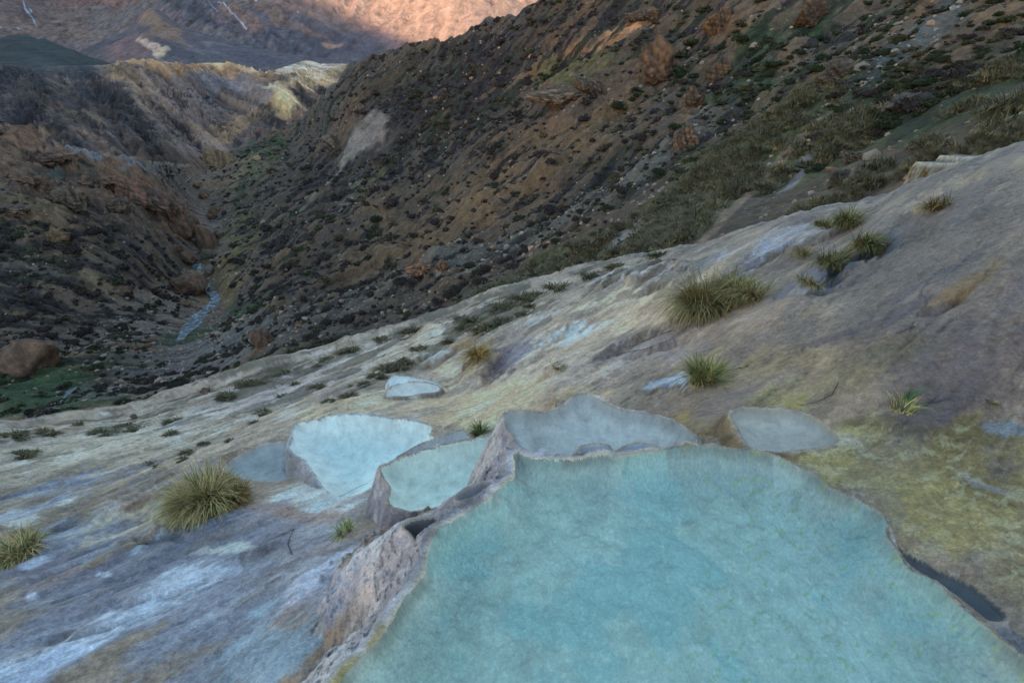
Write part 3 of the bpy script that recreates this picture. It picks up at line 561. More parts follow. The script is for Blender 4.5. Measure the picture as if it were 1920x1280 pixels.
spg = [
 (1600, 560, 450, 200, 20, (100, 94, 88), .9), (1800, 420, 260, 130, 30, (94, 91, 88), .85), (1500, 720, 250, 60, 8, (124, 112, 98), .8), (1300, 620, 200, 50, 20, (126, 114, 104), .8), (1800, 700, 200, 90, 15, (86, 80, 80), .85), (1560, 500, 140, 10, 26, (92, 100, 114), .8), (1650, 600, 150, 9, 22, (78, 74, 80), .7), (1500, 660, 160, 8, 14, (84, 78, 78), .6), (1750, 520, 160, 8, 30, (76, 74, 80), .6), (1640, 690, 130, 26, 20, (112, 104, 78), .5),
 (1800, 540, 90, 20, 35, (110, 96, 66), .6), (1790, 560, 40, 18, 30, (104, 88, 56), .5), (1420, 690, 160, 20, 4, (132, 120, 92), .6), (1250, 560, 120, 22, 25, CREAM, .7), (1180, 600, 160, 22, 20, (158, 142, 124), .8), (1130, 570, 60, 9, 15, (176, 156, 138), .7),
 (1060, 630, 90, 9, 20, (146, 158, 164), .9, .2), (1400, 470, 180, 12, 16, (140, 146, 156), .7), (1200, 510, 100, 9, 10, (152, 154, 156), .8), (1430, 480, 60, 8, 28, (128, 138, 154), .8), (1520, 545, 60, 9, 8, (118, 126, 140), .9), (1620, 476, 84, 17, 22, (62, 72, 84), .95, .25), (1560, 520, 36, 10, 35, (90, 96, 106), .7),
 (1250, 725, 46, 13, 20, (134, 150, 166), .95, .2), (1240, 660, 120, 14, 14, (108, 104, 104), .8), (1180, 640, 110, 10, 25, (96, 92, 92), .8), (1000, 700, 140, 40, 8, (144, 136, 124), .8), (920, 750, 200, 36, 0, (156, 142, 118), .8), (1050, 740, 80, 14, 0, (150, 140, 120), .7), (900, 790, 60, 16, -10, (164, 154, 130), .7),
 (650, 760, 150, 20, 5, (152, 142, 122), .8), (800, 680, 120, 22, 18, (148, 142, 128), .8), (880, 650, 60, 20, 40, (110, 96, 64), .7), (950, 670, 60, 14, 30, (96, 96, 108), .8), (820, 665, 30, 8, 14, (176, 172, 178), .9), (700, 660, 160, 14, 18, (152, 148, 136), .8), (600, 690, 140, 10, 18, (128, 126, 132), .7),
 (300, 800, 260, 22, 12, (150, 150, 140), .85), (450, 760, 160, 14, 16, (134, 132, 134), .7), (150, 850, 220, 34, 5, (144, 142, 132), .85), (400, 830, 160, 20, 12, (142, 136, 122), .7), (60, 880, 120, 30, 5, (134, 132, 120), .8), (120, 940, 180, 20, 8, (122, 118, 108), .8), (260, 930, 120, 12, 10, (120, 106, 92), .7),
 (20, 1000, 60, 20, 0, (128, 122, 100), .6), (200, 980, 130, 22, 16, (164, 162, 150), .85), (40, 965, 30, 8, 8, (170, 172, 172), .8), (110, 942, 30, 6, 8, (176, 176, 172), .8),
 (250, 1150, 420, 170, 10, BLG, .92), (560, 1000, 180, 60, 5, (112, 116, 128), .8), (300, 1030, 160, 36, 10, (96, 108, 124), .8), (100, 1080, 160, 30, 10, (104, 104, 116), .7), (200, 1180, 260, 22, 24, WH, .9, .5), (330, 1105, 60, 16, 15, WH, .9), (60, 1250, 140, 22, 20, (150, 172, 198), .7), (620, 1080, 110, 30, 35, (158, 170, 190), .8),
 (500, 1220, 90, 60, 10, (124, 150, 170), .8), (640, 1130, 60, 40, 40, (128, 138, 158), .7), (410, 1040, 60, 10, 10, (168, 172, 174), .85, .2), (60, 1060, 30, 10, 20, WH, .85), (195, 1080, 16, 8, -30, WH, .9), (50, 1115, 14, 10, 0, WH, .8), (320, 1240, 110, 12, 22, (126, 122, 112), .6), (480, 1050, 60, 12, 20, (112, 114, 120), .6),
 (600, 920, 80, 24, 0, (172, 172, 178), .85), (560, 960, 90, 12, 0, (124, 112, 108), .7), (470, 800, 60, 8, 14, (150, 138, 120), .6),
 (1650, 870, 240, 60, -20, OLV, .9), (1850, 860, 200, 80, -12, (114, 106, 70), .9), (1800, 960, 160, 60, -30, (138, 130, 88), .85), (1880, 1050, 90, 60, -35, (120, 112, 88), .8), (1560, 830, 60, 12, 0, (150, 150, 136), .6), (1700, 1010, 60, 30, -30, (134, 126, 102), .7), (1500, 865, 90, 12, -12, (146, 142, 118), .7), (1590, 830, 50, 8, -20, (160, 160, 150), .6),
 (1770, 800, 200, 18, -3, (92, 86, 56), .8), (1900, 800, 60, 12, -8, (104, 120, 136), .7), (1310, 800, 60, 26, 0, (136, 122, 82), .8), (1800, 1080, 60, 20, -35, (128, 116, 100), .7), (1850, 900, 60, 8, -20, (140, 146, 150), .6)]
gc *= 1.3; gc = splat(gc, GP, GQ, gwx, gwy, spg, 1.2)
crk = 1-sst(.0, .045, np.abs(fbm(Vv*2.1, U*.45, 5, 208))); crk2 = 1-sst(.0, .05, np.abs(fbm(Vv*7+gwx*.4, U*2.2, 5, 260)))
ff = fbm(GX*38, GY*38, 4, 261, .65)
shade = (1+.20*gs+.18*gs2+.16*gm+.12*gf+.18*ff)*(1-(.12+.16*sst(1.8, 3.5, RR))*crk*sst(-.2, .3, gm))*(1-(.12+.14*sst(1.8, 3.5, RR))*crk2*sst(0, .4, gs))
gc = gc*np.clip(shade, .35, 1.6)[..., None]*blobmap(np.ones(GX.shape), GP, GQ, gwx, gwy, [(900, 700, 420, 120, 14, 1.28), (250, 820, 400, 60, 10, 1.15), (560, 930, 140, 60, 0, 1.2)])[..., None]
gc = lerp(gc, alb((164, 154, 126), 1.1), sst(.25, .7, fbm(Vv*3, U*.8, 4, 257))*.25*sst(1.5, 4, RR))
gc = lerp(gc, alb((104, 102, 110), 1.1), sst(.2, .7, fbm(Vv*2.4, U*.5, 4, 258))*.3)
gc = lerp(gc, alb((186, 190, 196), 1.2), sst(.35, .7, gs*.8+gm*.5)*.3*sst(1.4, .2, GX))
gc = gc*np.array([1.01, .985, 1.035])
tn = np.concatenate([np.broadcast_to(tt, (nr, naz)), np.ones((25, naz))])
hm = sst(.0, .06, tn-1.0+.13*fbm(GX*.9, GY*.9, 7, 262, .7)-.01)*sst(1300, 1000, GP)
gc = lerp(gc, alb((84, 78, 68))*(1+.5*ff+.4*gf)[..., None], hm*.8)
hm2 = sst(.1, .22, fbm(Vv*1.6, U*.7, 6, 263, .62)-.35*(1-sst(.7, .97, tn)))*sst(.80, .93, tn)*sst(1500, 1200, GP)
gc = lerp(gc, alb((88, 84, 72)), hm2*.75)
# yellow crust with pale ripple scales, right of the large pool
yz = blobmap(np.zeros(GX.shape), GP, GQ, gwx, gwy, [(1800, 930, 330, 130, -22, 1.0)])*(own < 0)
rip = fbm((GX+GY*.3)*7+gwx*.5, (GY-GX*.15)*30+gwy*1.2, 4, 259)
gc = lerp(gc, alb((162, 164, 142), 1.1), yz*sst(.12, .34, rip)*.42)
gc = lerp(gc, alb((130, 122, 78)), yz*sst(.1, .6, gm)*.5)
GZ = GZ+yz*.003*sst(.0, .4, rip)*(~ins_any)
# pool colours
RIMC = alb((150, 148, 146)); WALL = alb((132, 128, 128)); 
wc = {'main': (148, 151, 168), 'dry': (148, 151, 168), 'purple': (148, 151, 168), 'back': (126, 128, 146), 'right': (126, 112, 92), 'teal': (122, 124, 142), 'far_front': (116, 114, 114)}
bedc = {'main': (.54, .47, .33), 'back': (.60, .50, .37), 'right': (.50, .39, .26), 'teal': (.74, .73, .53), 'bright': (.80, .74, .56), 'strip': (.55, .47, .37), 'left': (.42, .38, .30), 'far_front': (.72, .62, .46), 'far_back': (.80, .74, .58), 'dry': (.13, .115, .10), 'purple': (.30, .24, .21), 'slit': (.13, .12, .10), 'slit2': (.14, .12, .10), 'scallopa': (.46, .45, .40), 'scallopb': (.46, .46, .44)}
for i, nm in enumerate(names):
    p = POOLS[nm]; m = (own == i)
    mo = m & ~ins_any
    base = alb(wc.get(nm, (134, 138, 152)))
    f = sst(.0, .03, sd_own)
    cc = base*(1+.35*gf+.30*gm+.15*wall_n)[..., None]
    cc = lerp(cc, alb((170, 172, 184), 1.1), sst(.1, .6, gm+.5*gf)*.5)
    cc = lerp(cc*1.25, alb((124, 108, 92), 1.1), sst(.2, .6, fbm(GX*6, GY*6, 4, 270+i))*(.06 if nm in ('main', 'dry', 'purple') else .22))
    rimc = np.array(alb((160, 156, 148) if nm == 'main' else (150, 146, 142), 1.2))
    if nm in ('bright', 'far_back'): rimc = np.array([.74, .66, .52])
    cc = cc*f[..., None]+(rimc*(1-f[..., None]))*(1+.25*gf)[..., None]
    if nm == 'main':
        yv = (1-sst(.01, .05, sd_own))*sst(-.1, .5, gm+.6*wall_n)*(1-sst(.6, 1.2, GX)*.7); cc = lerp(cc, alb((158, 146, 84)), yv*.8)
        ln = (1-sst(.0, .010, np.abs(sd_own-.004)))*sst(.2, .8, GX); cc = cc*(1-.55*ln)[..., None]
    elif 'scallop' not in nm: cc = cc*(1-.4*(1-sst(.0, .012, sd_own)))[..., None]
    low = sst(.35, .9, sd_own) if nm == 'main' else sst(.05, .5, sd_own)
    cc = cc*(1-.35*pore*sst(.03, .06, sd_own)*(nm in ('main', 'back', 'dry', 'purple')))[..., None]; cc = cc*(1-low[..., None])+gc*low[..., None]
    gc[mo] = cc[mo]
    mi = m & ins_any; t = -sd_own
    b0 = np.array(bedc[nm]); bc = b0*(1+.14*gf+.10*gm)[..., None]
    if nm == 'main':
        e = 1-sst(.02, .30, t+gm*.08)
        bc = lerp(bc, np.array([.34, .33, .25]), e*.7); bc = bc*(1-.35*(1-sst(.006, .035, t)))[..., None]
        bc = lerp(bc, np.array([.64, .57, .42]), sst(.1, .6, fbm(GX*3+5, GY*3, 6, 280, .62))*.35)
        bc = lerp(bc, np.array([.34, .44, .34]), sst(.15, .6, fbm(GX*2.3, GY*2.3+3, 6, 281, .6)+.5*np.exp(-((GX-.55)**2+(GY-1.05)**2)/.06))*.5)
        al = sst(.40, .50, fbm((GX+GY*.5)*18, (GY-GX*.5)*34, 4, 282)+.25*fbm(GX*3, GY*3, 2, 287)-.10)*sst(.3, .9, GX+.3*(1-GY))
        bc = lerp(bc, np.array([.36, .34, .10]), al*.45)
        pit = sst(.1, .5, fbm(GX*95, GY*95, 3, 283, .7)); bc = bc*(1-(.04+.10*e)*pit)[..., None]; ck = 1-sst(.0, .035, np.abs(fbm(GX*5, GY*5, 5, 288))); bc = bc*(1-.22*ck*sst(-.1, .4, fbm(GX*4, GY*4, 2, 289)))[..., None]
        bl = sst(.25, .5, fbm(GX*60+9, GY*60, 2, 284)); bc = bc*(1+.12*bl)[..., None]
    elif nm == 'bright': bc = lerp(bc, np.array([.60, .66, .54]), sst(.05, .3, t)*.4)
    elif nm in ('back', 'right'):
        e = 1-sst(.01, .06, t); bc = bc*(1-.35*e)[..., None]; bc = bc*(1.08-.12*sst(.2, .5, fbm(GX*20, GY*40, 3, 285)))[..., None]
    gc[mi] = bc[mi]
tr_mat = terrain_mat('travertine', [22, 90, 300], rough=.8, contrast=.30, spec=.3, stretch=((.8, 1.5, 1.2), (0, 0, math.radians(-36))), bumps=[(7, .7, .05), (34, .8, .02), (150, .8, .006)])
bed_mat = terrain_mat('pool_bed', [30, 120, 320], rough=.8, contrast=.10, bumps=[(9, .6, .025), (40, .45, .006), (160, .4, .002)])
VG = np.stack([GX, GY, GZ], -1).reshape(-1, 3); FG = gridfaces(*GX.shape)[:, ::-1]; cg = gc.reshape(-1, 3)
of = own.reshape(-1)[FG[:, 0]]; inf = ins_any.reshape(-1)[FG[:, 0]]
shallow = (sd_own.reshape(-1)[FG[:, 0]] < .5)
isg = (of < 0) | ((~inf) & ~shallow)
v, f, c = sub(VG, FG, cg, isg); tag(mesh_np('travertine_ground', v, f, tr_mat, c), kind='structure')

def water_mat(name, absorb, dens, rough=.03, bump=.06, bs=9):
    m, nt, N, L, b = nodes(name); N.remove(b); out = N['Material Output']
    tr = N.new('ShaderNodeBsdfTransparent'); gl = N.new('ShaderNodeBsdfGlossy'); gl.inputs['Roughness'].default_value = rough
    fr = N.new('ShaderNodeFresnel'); fr.inputs[0].default_value = 1.33
    geo = N.new('ShaderNodeNewGeometry'); inv = N.new('ShaderNodeMath'); inv.operation = 'SUBTRACT'; inv.inputs[0].default_value = 1; L.new(geo.outputs['Backfacing'], inv.inputs[1])
    mu = N.new('ShaderNodeMath'); mu.operation = 'MULTIPLY'; L.new(fr.outputs[0], mu.inputs[0]); L.new(inv.outputs[0], mu.inputs[1])
    tc = N.new('ShaderNodeTexCoord'); n = noise(nt, tc.outputs['Object'], bs, 3); bp_ = N.new('ShaderNodeBump'); bp_.inputs['Strength'].default_value = bump; bp_.inputs['Distance'].default_value = .01
    L.new(n.outputs[0], bp_.inputs['Height']); L.new(bp_.outputs[0], gl.inputs['Normal'])
    mx = N.new('ShaderNodeMixShader'); L.new(mu.outputs[0], mx.inputs[0]); L.new(tr.outputs[0], mx.inputs[1]); L.new(gl.outputs[0], mx.inputs[2]); L.new(mx.outputs[0], out.inputs['Surface'])
    va = N.new('ShaderNodeVolumeAbsorption'); va.inputs['Color'].default_value = absorb+(1,); va.inputs['Density'].default_value = dens; L.new(va.outputs[0], out.inputs['Volume'])
    return m
W_teal = water_mat('teal_water', (.05, .84, .90), .85)
W_pale = water_mat('pale_water', (.05, .86, .94), .35)
def poly_obj(name, P, z, dz, mat, parent, grow=.010):
    n = len(P); cx = P.mean(0)
    A = 0.5*np.sum(P[:, 0]*np.roll(P[:, 1], -1)-np.roll(P[:, 0], -1)*P[:, 1])
    if A < 0: P = P[::-1]
    T = np.roll(P, -1, 0)-np.roll(P, 1, 0); T /= np.linalg.norm(T, axis=1)[:, None]+1e-9
    P = P+np.stack([T[:, 1], -T[:, 0]], 1)*grow
    me = bpy.data.meshes.new(name)
    vs = [(float(a), float(b), z) for a, b in P]+[(float(a), float(b), z-dz) for a, b in P]
    fs = [tuple(range(n)), tuple(range(2*n-1, n-1, -1))]+[(i, i+n, (i+1) % n+n, (i+1) % n) for i in range(n)]
    me.from_pydata(vs, [], fs); me.materials.append(mat); me.update()
    o = bpy.data.objects.new(name, me); C.objects.link(o); o.parent = parent
    return o
for i, nm in enumerate(names):
    p = POOLS[nm]; m = (of == i) & ~isg
    dry = p.get('dry')
    root = empty('dry_basin' if dry else ('puddle' if p['lab'][1] == 'puddle' else 'travertine_pool')); tag(root, p['lab'][0], p['lab'][1], 'travertine pools')
    mi = m & inf; mo = m & ~inf
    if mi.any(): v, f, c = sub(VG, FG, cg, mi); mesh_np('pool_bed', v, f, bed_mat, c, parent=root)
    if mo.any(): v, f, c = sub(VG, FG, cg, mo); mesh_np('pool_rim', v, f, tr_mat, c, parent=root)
    if not dry: poly_obj('water', p['P'], p['z'], p['depth']+.12, W_teal if nm in ('main', 'slit', 'slit2') else W_pale, root)

# =====================================================================================
#  PLACEMENT HELPERS
# =====================================================================================
def tri(F): return F
bvN = BVHTree.FromPolygons([tuple(v) for v in VG.tolist()], [tuple(f) for f in FG[::1].tolist()])
bv1 = BVHTree.FromPolygons([tuple(v) for v in V1.tolist()], [tuple(f) for f in F1.tolist()])
def hit(px, py, which='any'):
    X, Y, Z = ray(px, py); d = Vector((float(X), float(Y), float(Z))).normalized(); o = Vector((0, 0, CAMZ))
    a = bvN.ray_cast(o, d) if which in ('any', 'near') else (None,)*4
    if a[0] is None or which == 'far': a = bv1.ray_cast(o, d)
    if a[0] is None: return None
    return a[0], a[1] if a[1].z > 0 else -a[1]
def pxsize(loc): return (loc.y*cP-(loc.z-CAMZ)*sP)/FPX     # metres per photo pixel at a point

# ---------------------------------------------------------------- rocks
def ico(sub_=3):
    import bmesh
    bm = bmesh.new(); bmesh.ops.create_icosphere(bm, subdivisions=sub_, radius=1); bm.verts.ensure_lookup_table()
    V = np.array([v.co[:] for v in bm.verts]); F = np.array([[v.index for v in f.verts] for f in bm.faces]); bm.free(); return V, F
ICO = {k: ico(k) for k in (1, 2, 4, 5)}
def rock_mesh(seed, dims, sub_=4, rough=.22, strata=.0, flat=.35, base=(110, 84, 66), c2=(84, 66, 56)):
    V, F = ICO[sub_]; V = V.copy(); r = np.random.default_rng(seed)
    for _ in range(14):                        # chop flats off the ball, like broken rock
        n = r.normal(size=3); n /= np.linalg.norm(n); d = r.uniform(.55, .85); t = V@n
        V = V-np.maximum(t-d, 0)[:, None]*n*.9
    n1 = fbm(V[:, 0]*1.6+V[:, 2]*.9+seed, V[:, 1]*1.6-V[:, 2]*.7, 5, 300+seed % 7)
    n2 = fbm(V[:, 0]*6+V[:, 2]*2+seed, V[:, 1]*6-V[:, 2]*3, 4, 310+seed % 5)
    n3 = ridged(V[:, 0]*2.2+seed, V[:, 1]*2.2+V[:, 2]*2, 4, 330)
    V = V*(1+rough*n1+rough*.4*n2+rough*.35*(n3-.6))[:, None]
    if strata: 
        s = fbm(V[:, 2]*9+seed, n1*.5, 3, 320); V[:, :2] *= (1+strata*s)[:, None]
    V[:, 2] = np.where(V[:, 2] < -flat, -flat+(V[:, 2]+flat)*.3, V[:, 2])
    V = V*np.array(dims)/2
    cmix = sst(-.4, .5, n2+.6*n1); col = alb(base)*(cmix[:, None])+alb(c2)*(1-cmix[:, None])
    if strata: col *= (1+.5*fbm(V[:, 2]/dims[2]*14+V[:, 0]/dims[0]*2, n1, 3, 321))[:, None]
    return V, F, col
rock_mat = terrain_mat('rock', [2.0, 9.0], contrast=.3, bumps=[(2.5, .7, .15), (14, .6, .04)])
def add_rock(px, py, wpx, hpx, label, name='boulder', seed=0, dep=1.0, tilt=0, cat='boulder', group=None, base=(104, 86, 74), c2=(76, 64, 58), strata=.0, sub_=4, rough=.22, sink=.30, rz=None, which='any', flat=.5):
    h = hit(px, py, which)
    if h is None: return
    s = pxsize(h[0]); w_, ht = wpx*s*1.1, hpx*s*1.02
    V, F, col = rock_mesh(seed, (w_, (w_*.6+ht*.5)*dep, ht*1.25), sub_, rough, strata, flat, base, c2)
    a = math.radians(tilt); R = Matrix.Rotation(-a, 3, 'Y'); V = V@np.array(R).T
    o = mesh_np(name, V, F, rock_mat, col, smooth=(sub_ > 2)); o.location = h[0]+Vector((0, w_*.15, ht*(.5-sink)))
    o.rotation_euler = (0, 0, (rz if rz is not None else (seed*37 % 60-30)*.01))
    tag(o, label, cat, group); return o
RB = 'boulders lying in the stream bed'
rocks = [
 (45, 690, 96, 76, 'huge rounded brown boulder at the left edge of the valley floor', 11, dict(flat=.7, rough=.14)), (-10, 700, 70, 60, 'part of a second brown boulder cut by the left edge of the photo', 12, dict()),
 (492, 648, 44, 42, 'squat orange brown boulder standing alone on grey scree', 13, dict(rough=.3)),
 (342, 440, 52, 44, 'big orange boulder on the left bank above the stream', 14, dict(group=RB)), (386, 466, 44, 48, 'tall orange boulder right beside the white water', 15, dict(group=RB)), (346, 488, 42, 24, 'low orange boulder below the two tall ones', 16, dict(group=RB)),
 (352, 548, 66, 32, 'broad flat reddish slab boulder beside the lower rapids', 17, dict(group=RB)), (369, 524, 28, 20, 'pale rounded boulder in the middle of the rapids', 18, dict(group=RB, base=(130, 118, 100), c2=(104, 94, 82))), (388, 516, 26, 22, 'grey boulder touching the pale rounded one', 19, dict(group=RB, base=(104, 104, 104), c2=(88, 86, 86))),
 (390, 486, 30, 22, 'grey boulder wedged against the right stream bank', 20, dict(group=RB, base=(100, 98, 94), c2=(84, 80, 76))), (362, 492, 13, 9, 'small white stone in the foaming water', 21, dict(group=RB, base=(160, 160, 160), c2=(130, 128, 126))),
 (298, 552, 12, 11, 'small orange rock on the left bank scree', 22, dict(group=RB)), (238, 550, 20, 16, 'pinkish rock on the left slope scree', 23, dict()), (396, 545, 16, 10, 'small grey stone beside the lower rapids', 24, dict(group=RB, base=(104, 102, 104), c2=(80, 80, 80))),
 (254, 655, 14, 8, 'small pink rock on the valley gravel', 25, dict()), (278, 650, 14, 7, 'second small pink rock on the valley gravel, right of the other', 26, dict()), (345, 572, 30, 8, 'low reddish ledge stone above the gravel bank', 27, dict(group=RB)),
 (480, 300, 16, 11, 'pale boulder on the small green meadow in the gorge', 28, dict(base=(146, 128, 106), c2=(120, 104, 88))), (384, 736, 18, 9, 'brown rock at the edge of the white travertine apron', 29, dict()), (250, 783, 12, 7, 'tiny reddish rock on the travertine beside the meadow', 30, dict()),
 (55, 776, 13, 13, 'black stone standing by the path on the meadow', 31, dict(base=(30, 30, 34), c2=(22, 22, 26))), (404, 400, 26, 18, 'reddish boulder at the foot of the orange ledges, above the tall pair', 71, dict(group=RB)), (380, 372, 22, 16, 'grey brown boulder in the upper gorge bed', 72, dict(group=RB)), (366, 352, 16, 10, 'small boulder by the upper white trickle', 73, dict(group=RB)), (412, 445, 20, 16, 'pale grey boulder right of the tall orange boulder', 74, dict(group=RB, base=(108, 106, 104))),
 (345, 515, 18, 11, 'pale stone on the left bank above the slab boulder', 75, dict(group=RB, base=(128, 122, 114))), (372, 584, 12, 7, 'small stone at the lower bend of the stream', 76, dict(group=RB)), (396, 410, 18, 12, 'orange stone wedged above the tall pair of boulders', 77, dict(group=RB)), (330, 470, 20, 14, 'orange stone left of the low boulder', 78, dict(group=RB)),
 (280, 640, 18, 7, 'flat pink slab on the stream gravel', 79, dict()), (560, 612, 16, 10, 'orange stone on the scree right of the lone boulder', 80, dict()), (285, 705, 14, 9, 'orange stone on the scree above the meadow strip', 81, dict()),
]
for px, py, w_, h_, lab, sd_, kw in rocks:
    if w_: add_rock(px, py, w_, h_, lab, seed=sd_, **kw)
SL = dict(base=(92, 82, 74), c2=(62, 56, 52), strata=.07, which='far', cat='rock', rough=.30, sub_=5, sink=.48)
outs = [(410, 308, 64, 40, 'tan eroded knoll where the gorge narrows, below the cream cliffs', 83, dict(base=(116, 100, 82), c2=(88, 78, 68), which='far', cat='rock', rough=.3, sub_=5, sink=.4)),
 
 (1052, 204, 112, 30, 'long flat overhanging slab rock on the central hillside', 41, dict(SL, tilt=-4, dep=.6, flat=.2, sink=.12, base=(112, 100, 90))), (1112, 178, 66, 30, 'darker slab rock tipped against the upper end of the long slab', 42, dict(SL, tilt=-20, dep=.7, sink=.15)),
 (1232, 146, 56, 70, 'tall rounded orange outcrop high on the hillside', 43, dict(base=(98, 80, 66), c2=(74, 60, 52), strata=.05, which='far', rough=.36, tilt=30, cat='rock')),
 (1352, 138, 50, 42, 'layered brown outcrop below the green patch', 44, dict(SL, base=(94, 76, 60))), (1300, 195, 46, 40, 'orange brown rock left of the yellow tuft', 45, dict(SL, base=(96, 78, 66))), (1586, 140, 70, 34, 'striped grey slab half buried in dark bushes', 46, dict(SL, tilt=18, dep=.7)),
 (1525, 35, 60, 44, 'dark layered crag at the top of the frame', 47, dict(SL, base=(84, 70, 58))), (1355, 50, 54, 48, 'ochre crag near the top of the frame', 48, dict(SL, base=(100, 78, 58))), (1708, 200, 62, 40, 'grey pointed rock beside the black bushes', 49, dict(SL, base=(84, 80, 82), c2=(62, 58, 60), strata=0)),
 (1289, 272, 44, 44, 'weathered brown rock with a pale face on the scree', 50, dict(SL, base=(110, 90, 76))), (1575, 345, 34, 34, 'dark broken rock in the grassy gully', 51, dict(SL, base=(80, 76, 76), c2=(46, 44, 46), strata=0)), (1610, 300, 60, 22, 'brown ledge rock crossing the grassy gully', 52, dict(SL)), (1210, 30, 60, 24, 'dark ledge crag above the pink rock band', 53, dict(SL)),
 (625, 280, 32, 44, 'grey fin of rock left of the white cliff', 54, dict(SL, tilt=40)), (800, 505, 60, 20, 'low orange ledge above a long dark bush', 55, dict(SL, base=(124, 92, 72), tilt=10)), (828, 504, 26, 20, 'small orange block at the right end of the low ledge', 56, dict(SL, base=(130, 96, 74))), (700, 352, 34, 12, 'thin orange ledge below the yellow grass strip', 57, dict(SL)),
 (90, 300, 60, 26, 'rusty cliff block at the top of the left slope', 58, dict(SL, base=(98, 78, 68))), (150, 348, 110, 22, 'long rusty ledge across the left slope', 59, dict(SL, base=(96, 76, 66), dep=.5)), (40, 345, 90, 24, 'rusty ledge at the far left slope', 60, dict(SL, base=(92, 74, 64), dep=.5)), (255, 375, 90, 30, 'orange ledge above the stream boulders', 61, dict(SL, base=(106, 80, 68), tilt=-22)), (310, 405, 50, 34, 'orange cliff step just left of the stream', 62, dict(SL, base=(106, 80, 68), tilt=-30)),
 (130, 380, 60, 40, 'brown buttress below the long rusty ledge', 63, dict(SL)), (100, 450, 44, 34, 'ochre earth pillar on the left slope', 64, dict(SL, base=(98, 84, 66), c2=(80, 70, 58), strata=.04)), (215, 395, 50, 26, 'brown block under the orange ledge', 65, dict(SL)), (20, 400, 60, 16, 'thin brown ledge low on the left slope', 66, dict(SL)),
]
for px, py, w_, h_, lab, sd_, kw in outs: add_rock(px, py, w_, h_, lab, name='rock_outcrop', seed=sd_, **kw)

# ---------------------------------------------------------------- scattered stones (uncountable)

area = np.zeros(sh1)
dX = np.gradient(np.stack([X1, Y1, Z1], -1), axis=1); dY = np.gradient(np.stack([X1, Y1, Z1], -1), axis=0)
area = np.linalg.norm(np.cross(dX, dY), axis=-1); area[-14:] = 0
vis = (PX1 > -150) & (PX1 < 2070) & (PY1 > -60)
flat_area = (area*vis)
def pick(wt, n):
    p = wt.ravel()/wt.sum(); return rng.choice(p.size, n, p=p, replace=False)
grav = blobmap(np.full(sh1, .12), PX1, PY1, wx, wy, [(450, 640, 300, 40, 14, 1.0), (230, 620, 190, 50, 8, 1.0), (1000, 440, 300, 26, 27, .7), (1250, 330, 200, 40, 36, .6), (1660, 130, 160, 50, 38, 1.0), (400, 480, 40, 80, 0, 1.0), (880, 510, 250, 40, 20, .6), (700, 570, 200, 40, 16, .5), (380, 320, 40, 30, 0, .8)])
def merged(name, idx, templates, sizes, mat, label=None, cat=None, cols=None, zoff=0, flatrot=False, kind='stuff'):
    Vs, Fs, Cs = [], [], []; n = 0
    P = V1[idx]
    for k, (p, s) in enumerate(zip(P, sizes)):
        V, F, c = templates[k % len(templates)]
        a = rng.random()*6.283; ca, sa = math.cos(a), math.sin(a)
        Q = V@np.array([[ca, sa, 0], [-sa, ca, 0], [0, 0, 1]])*s+p; Q[:, 2] += zoff*s
        Vs.append(Q); Fs.append(F+n); n += len(V); Cs.append(c*(cols[k] if cols is not None else 1))
    o = mesh_np(name, np.concatenate(Vs), np.concatenate(Fs), mat, np.concatenate(Cs), smooth=False)
    tag(o, label, cat, kind=kind); return o
st_t = [rock_mesh(400+k, (1, 1.1, .8), 1, .25, base=(128, 124, 122), c2=(104, 98, 94)) for k in range(5)]
idx = pick(flat_area*grav*(Y1 > 9)/np.clip(Y1, 8, 60)**1.1, 6500)
sz = np.clip(rng.lognormal(-2.1, .55, 6500), .04, .6)*(.6+.4*np.clip(Y1.ravel()[idx]/30, .3, 1.4))
cl = rng.uniform(.55, 1.45, (6500, 1))*np.where(rng.random((6500, 1)) < .3, np.array([[1.15, .9, .75]]), 1)
merged('loose_stones', idx, st_t, sz, attr_mat('stone'), 'grey and pinkish scree stones scattered over the slopes', 'scree', cl)

# ---------------------------------------------------------------- shrubs
def shrub_tpl(seed, n, size=.17, hgt=.6, c=(46, 44, 46), c2=(60, 66, 44), sprig=1.0):
    r = np.random.default_rng(seed); Vs, Fs, Cs = [], [], []
    lob = r.uniform(-.45, .45, (5, 2)); ls = r.uniform(.45, .75, 5)
    for k in range(n):
        j = r.integers(5); th = r.random()*6.283; ph = math.acos(r.uniform(-.05, 1)); rad = ls[j]*r.uniform(.72, 1.05)
        d = np.array([math.sin(ph)*math.cos(th), math.sin(ph)*math.sin(th), math.cos(ph)])
        p = np.array([lob[j, 0], lob[j, 1], 0])+d*rad*np.array([1, 1, hgt*1.3])
        a = r.normal(size=3); a /= np.linalg.norm(a); b = np.cross(a, d+.3*r.normal(size=3)); b /= np.linalg.norm(b)+1e-6
        s = size*r.uniform(.6, 1.3)*sprig
        Vs += [p-a*s*.5, p+b*s*.5, p+a*s*.5, p+d*s*.55]
        q = len(Vs)-4; Fs += [[q, q+1, q+2], [q, q+1, q+3]]
        m = r.random(); cc = (alb(c)*(1-m)+alb(c2)*m)*r.uniform(.55, 1.4); Cs += [cc]*4
    # solid heart so the bush is not see-through
    V, F = ICO[2]; h = V*np.array([.72, .72, hgt*.72]); h[:, 2] = np.maximum(h[:, 2], -.1); q = len(Vs)
    Vs += list(h); Fs += (F+q).tolist(); Cs += [alb(c)*.6]*len(h)
    return np.array(Vs), np.array(Fs), np.array(Cs)
leaf_mat = attr_mat('foliage', .85, .1)
DKC = dict(c=(48, 45, 48), c2=(66, 62, 60)); GRC = dict(c=(38, 47, 34), c2=(56, 66, 44)); OLC = dict(c=(60, 60, 48), c2=(86, 82, 64))
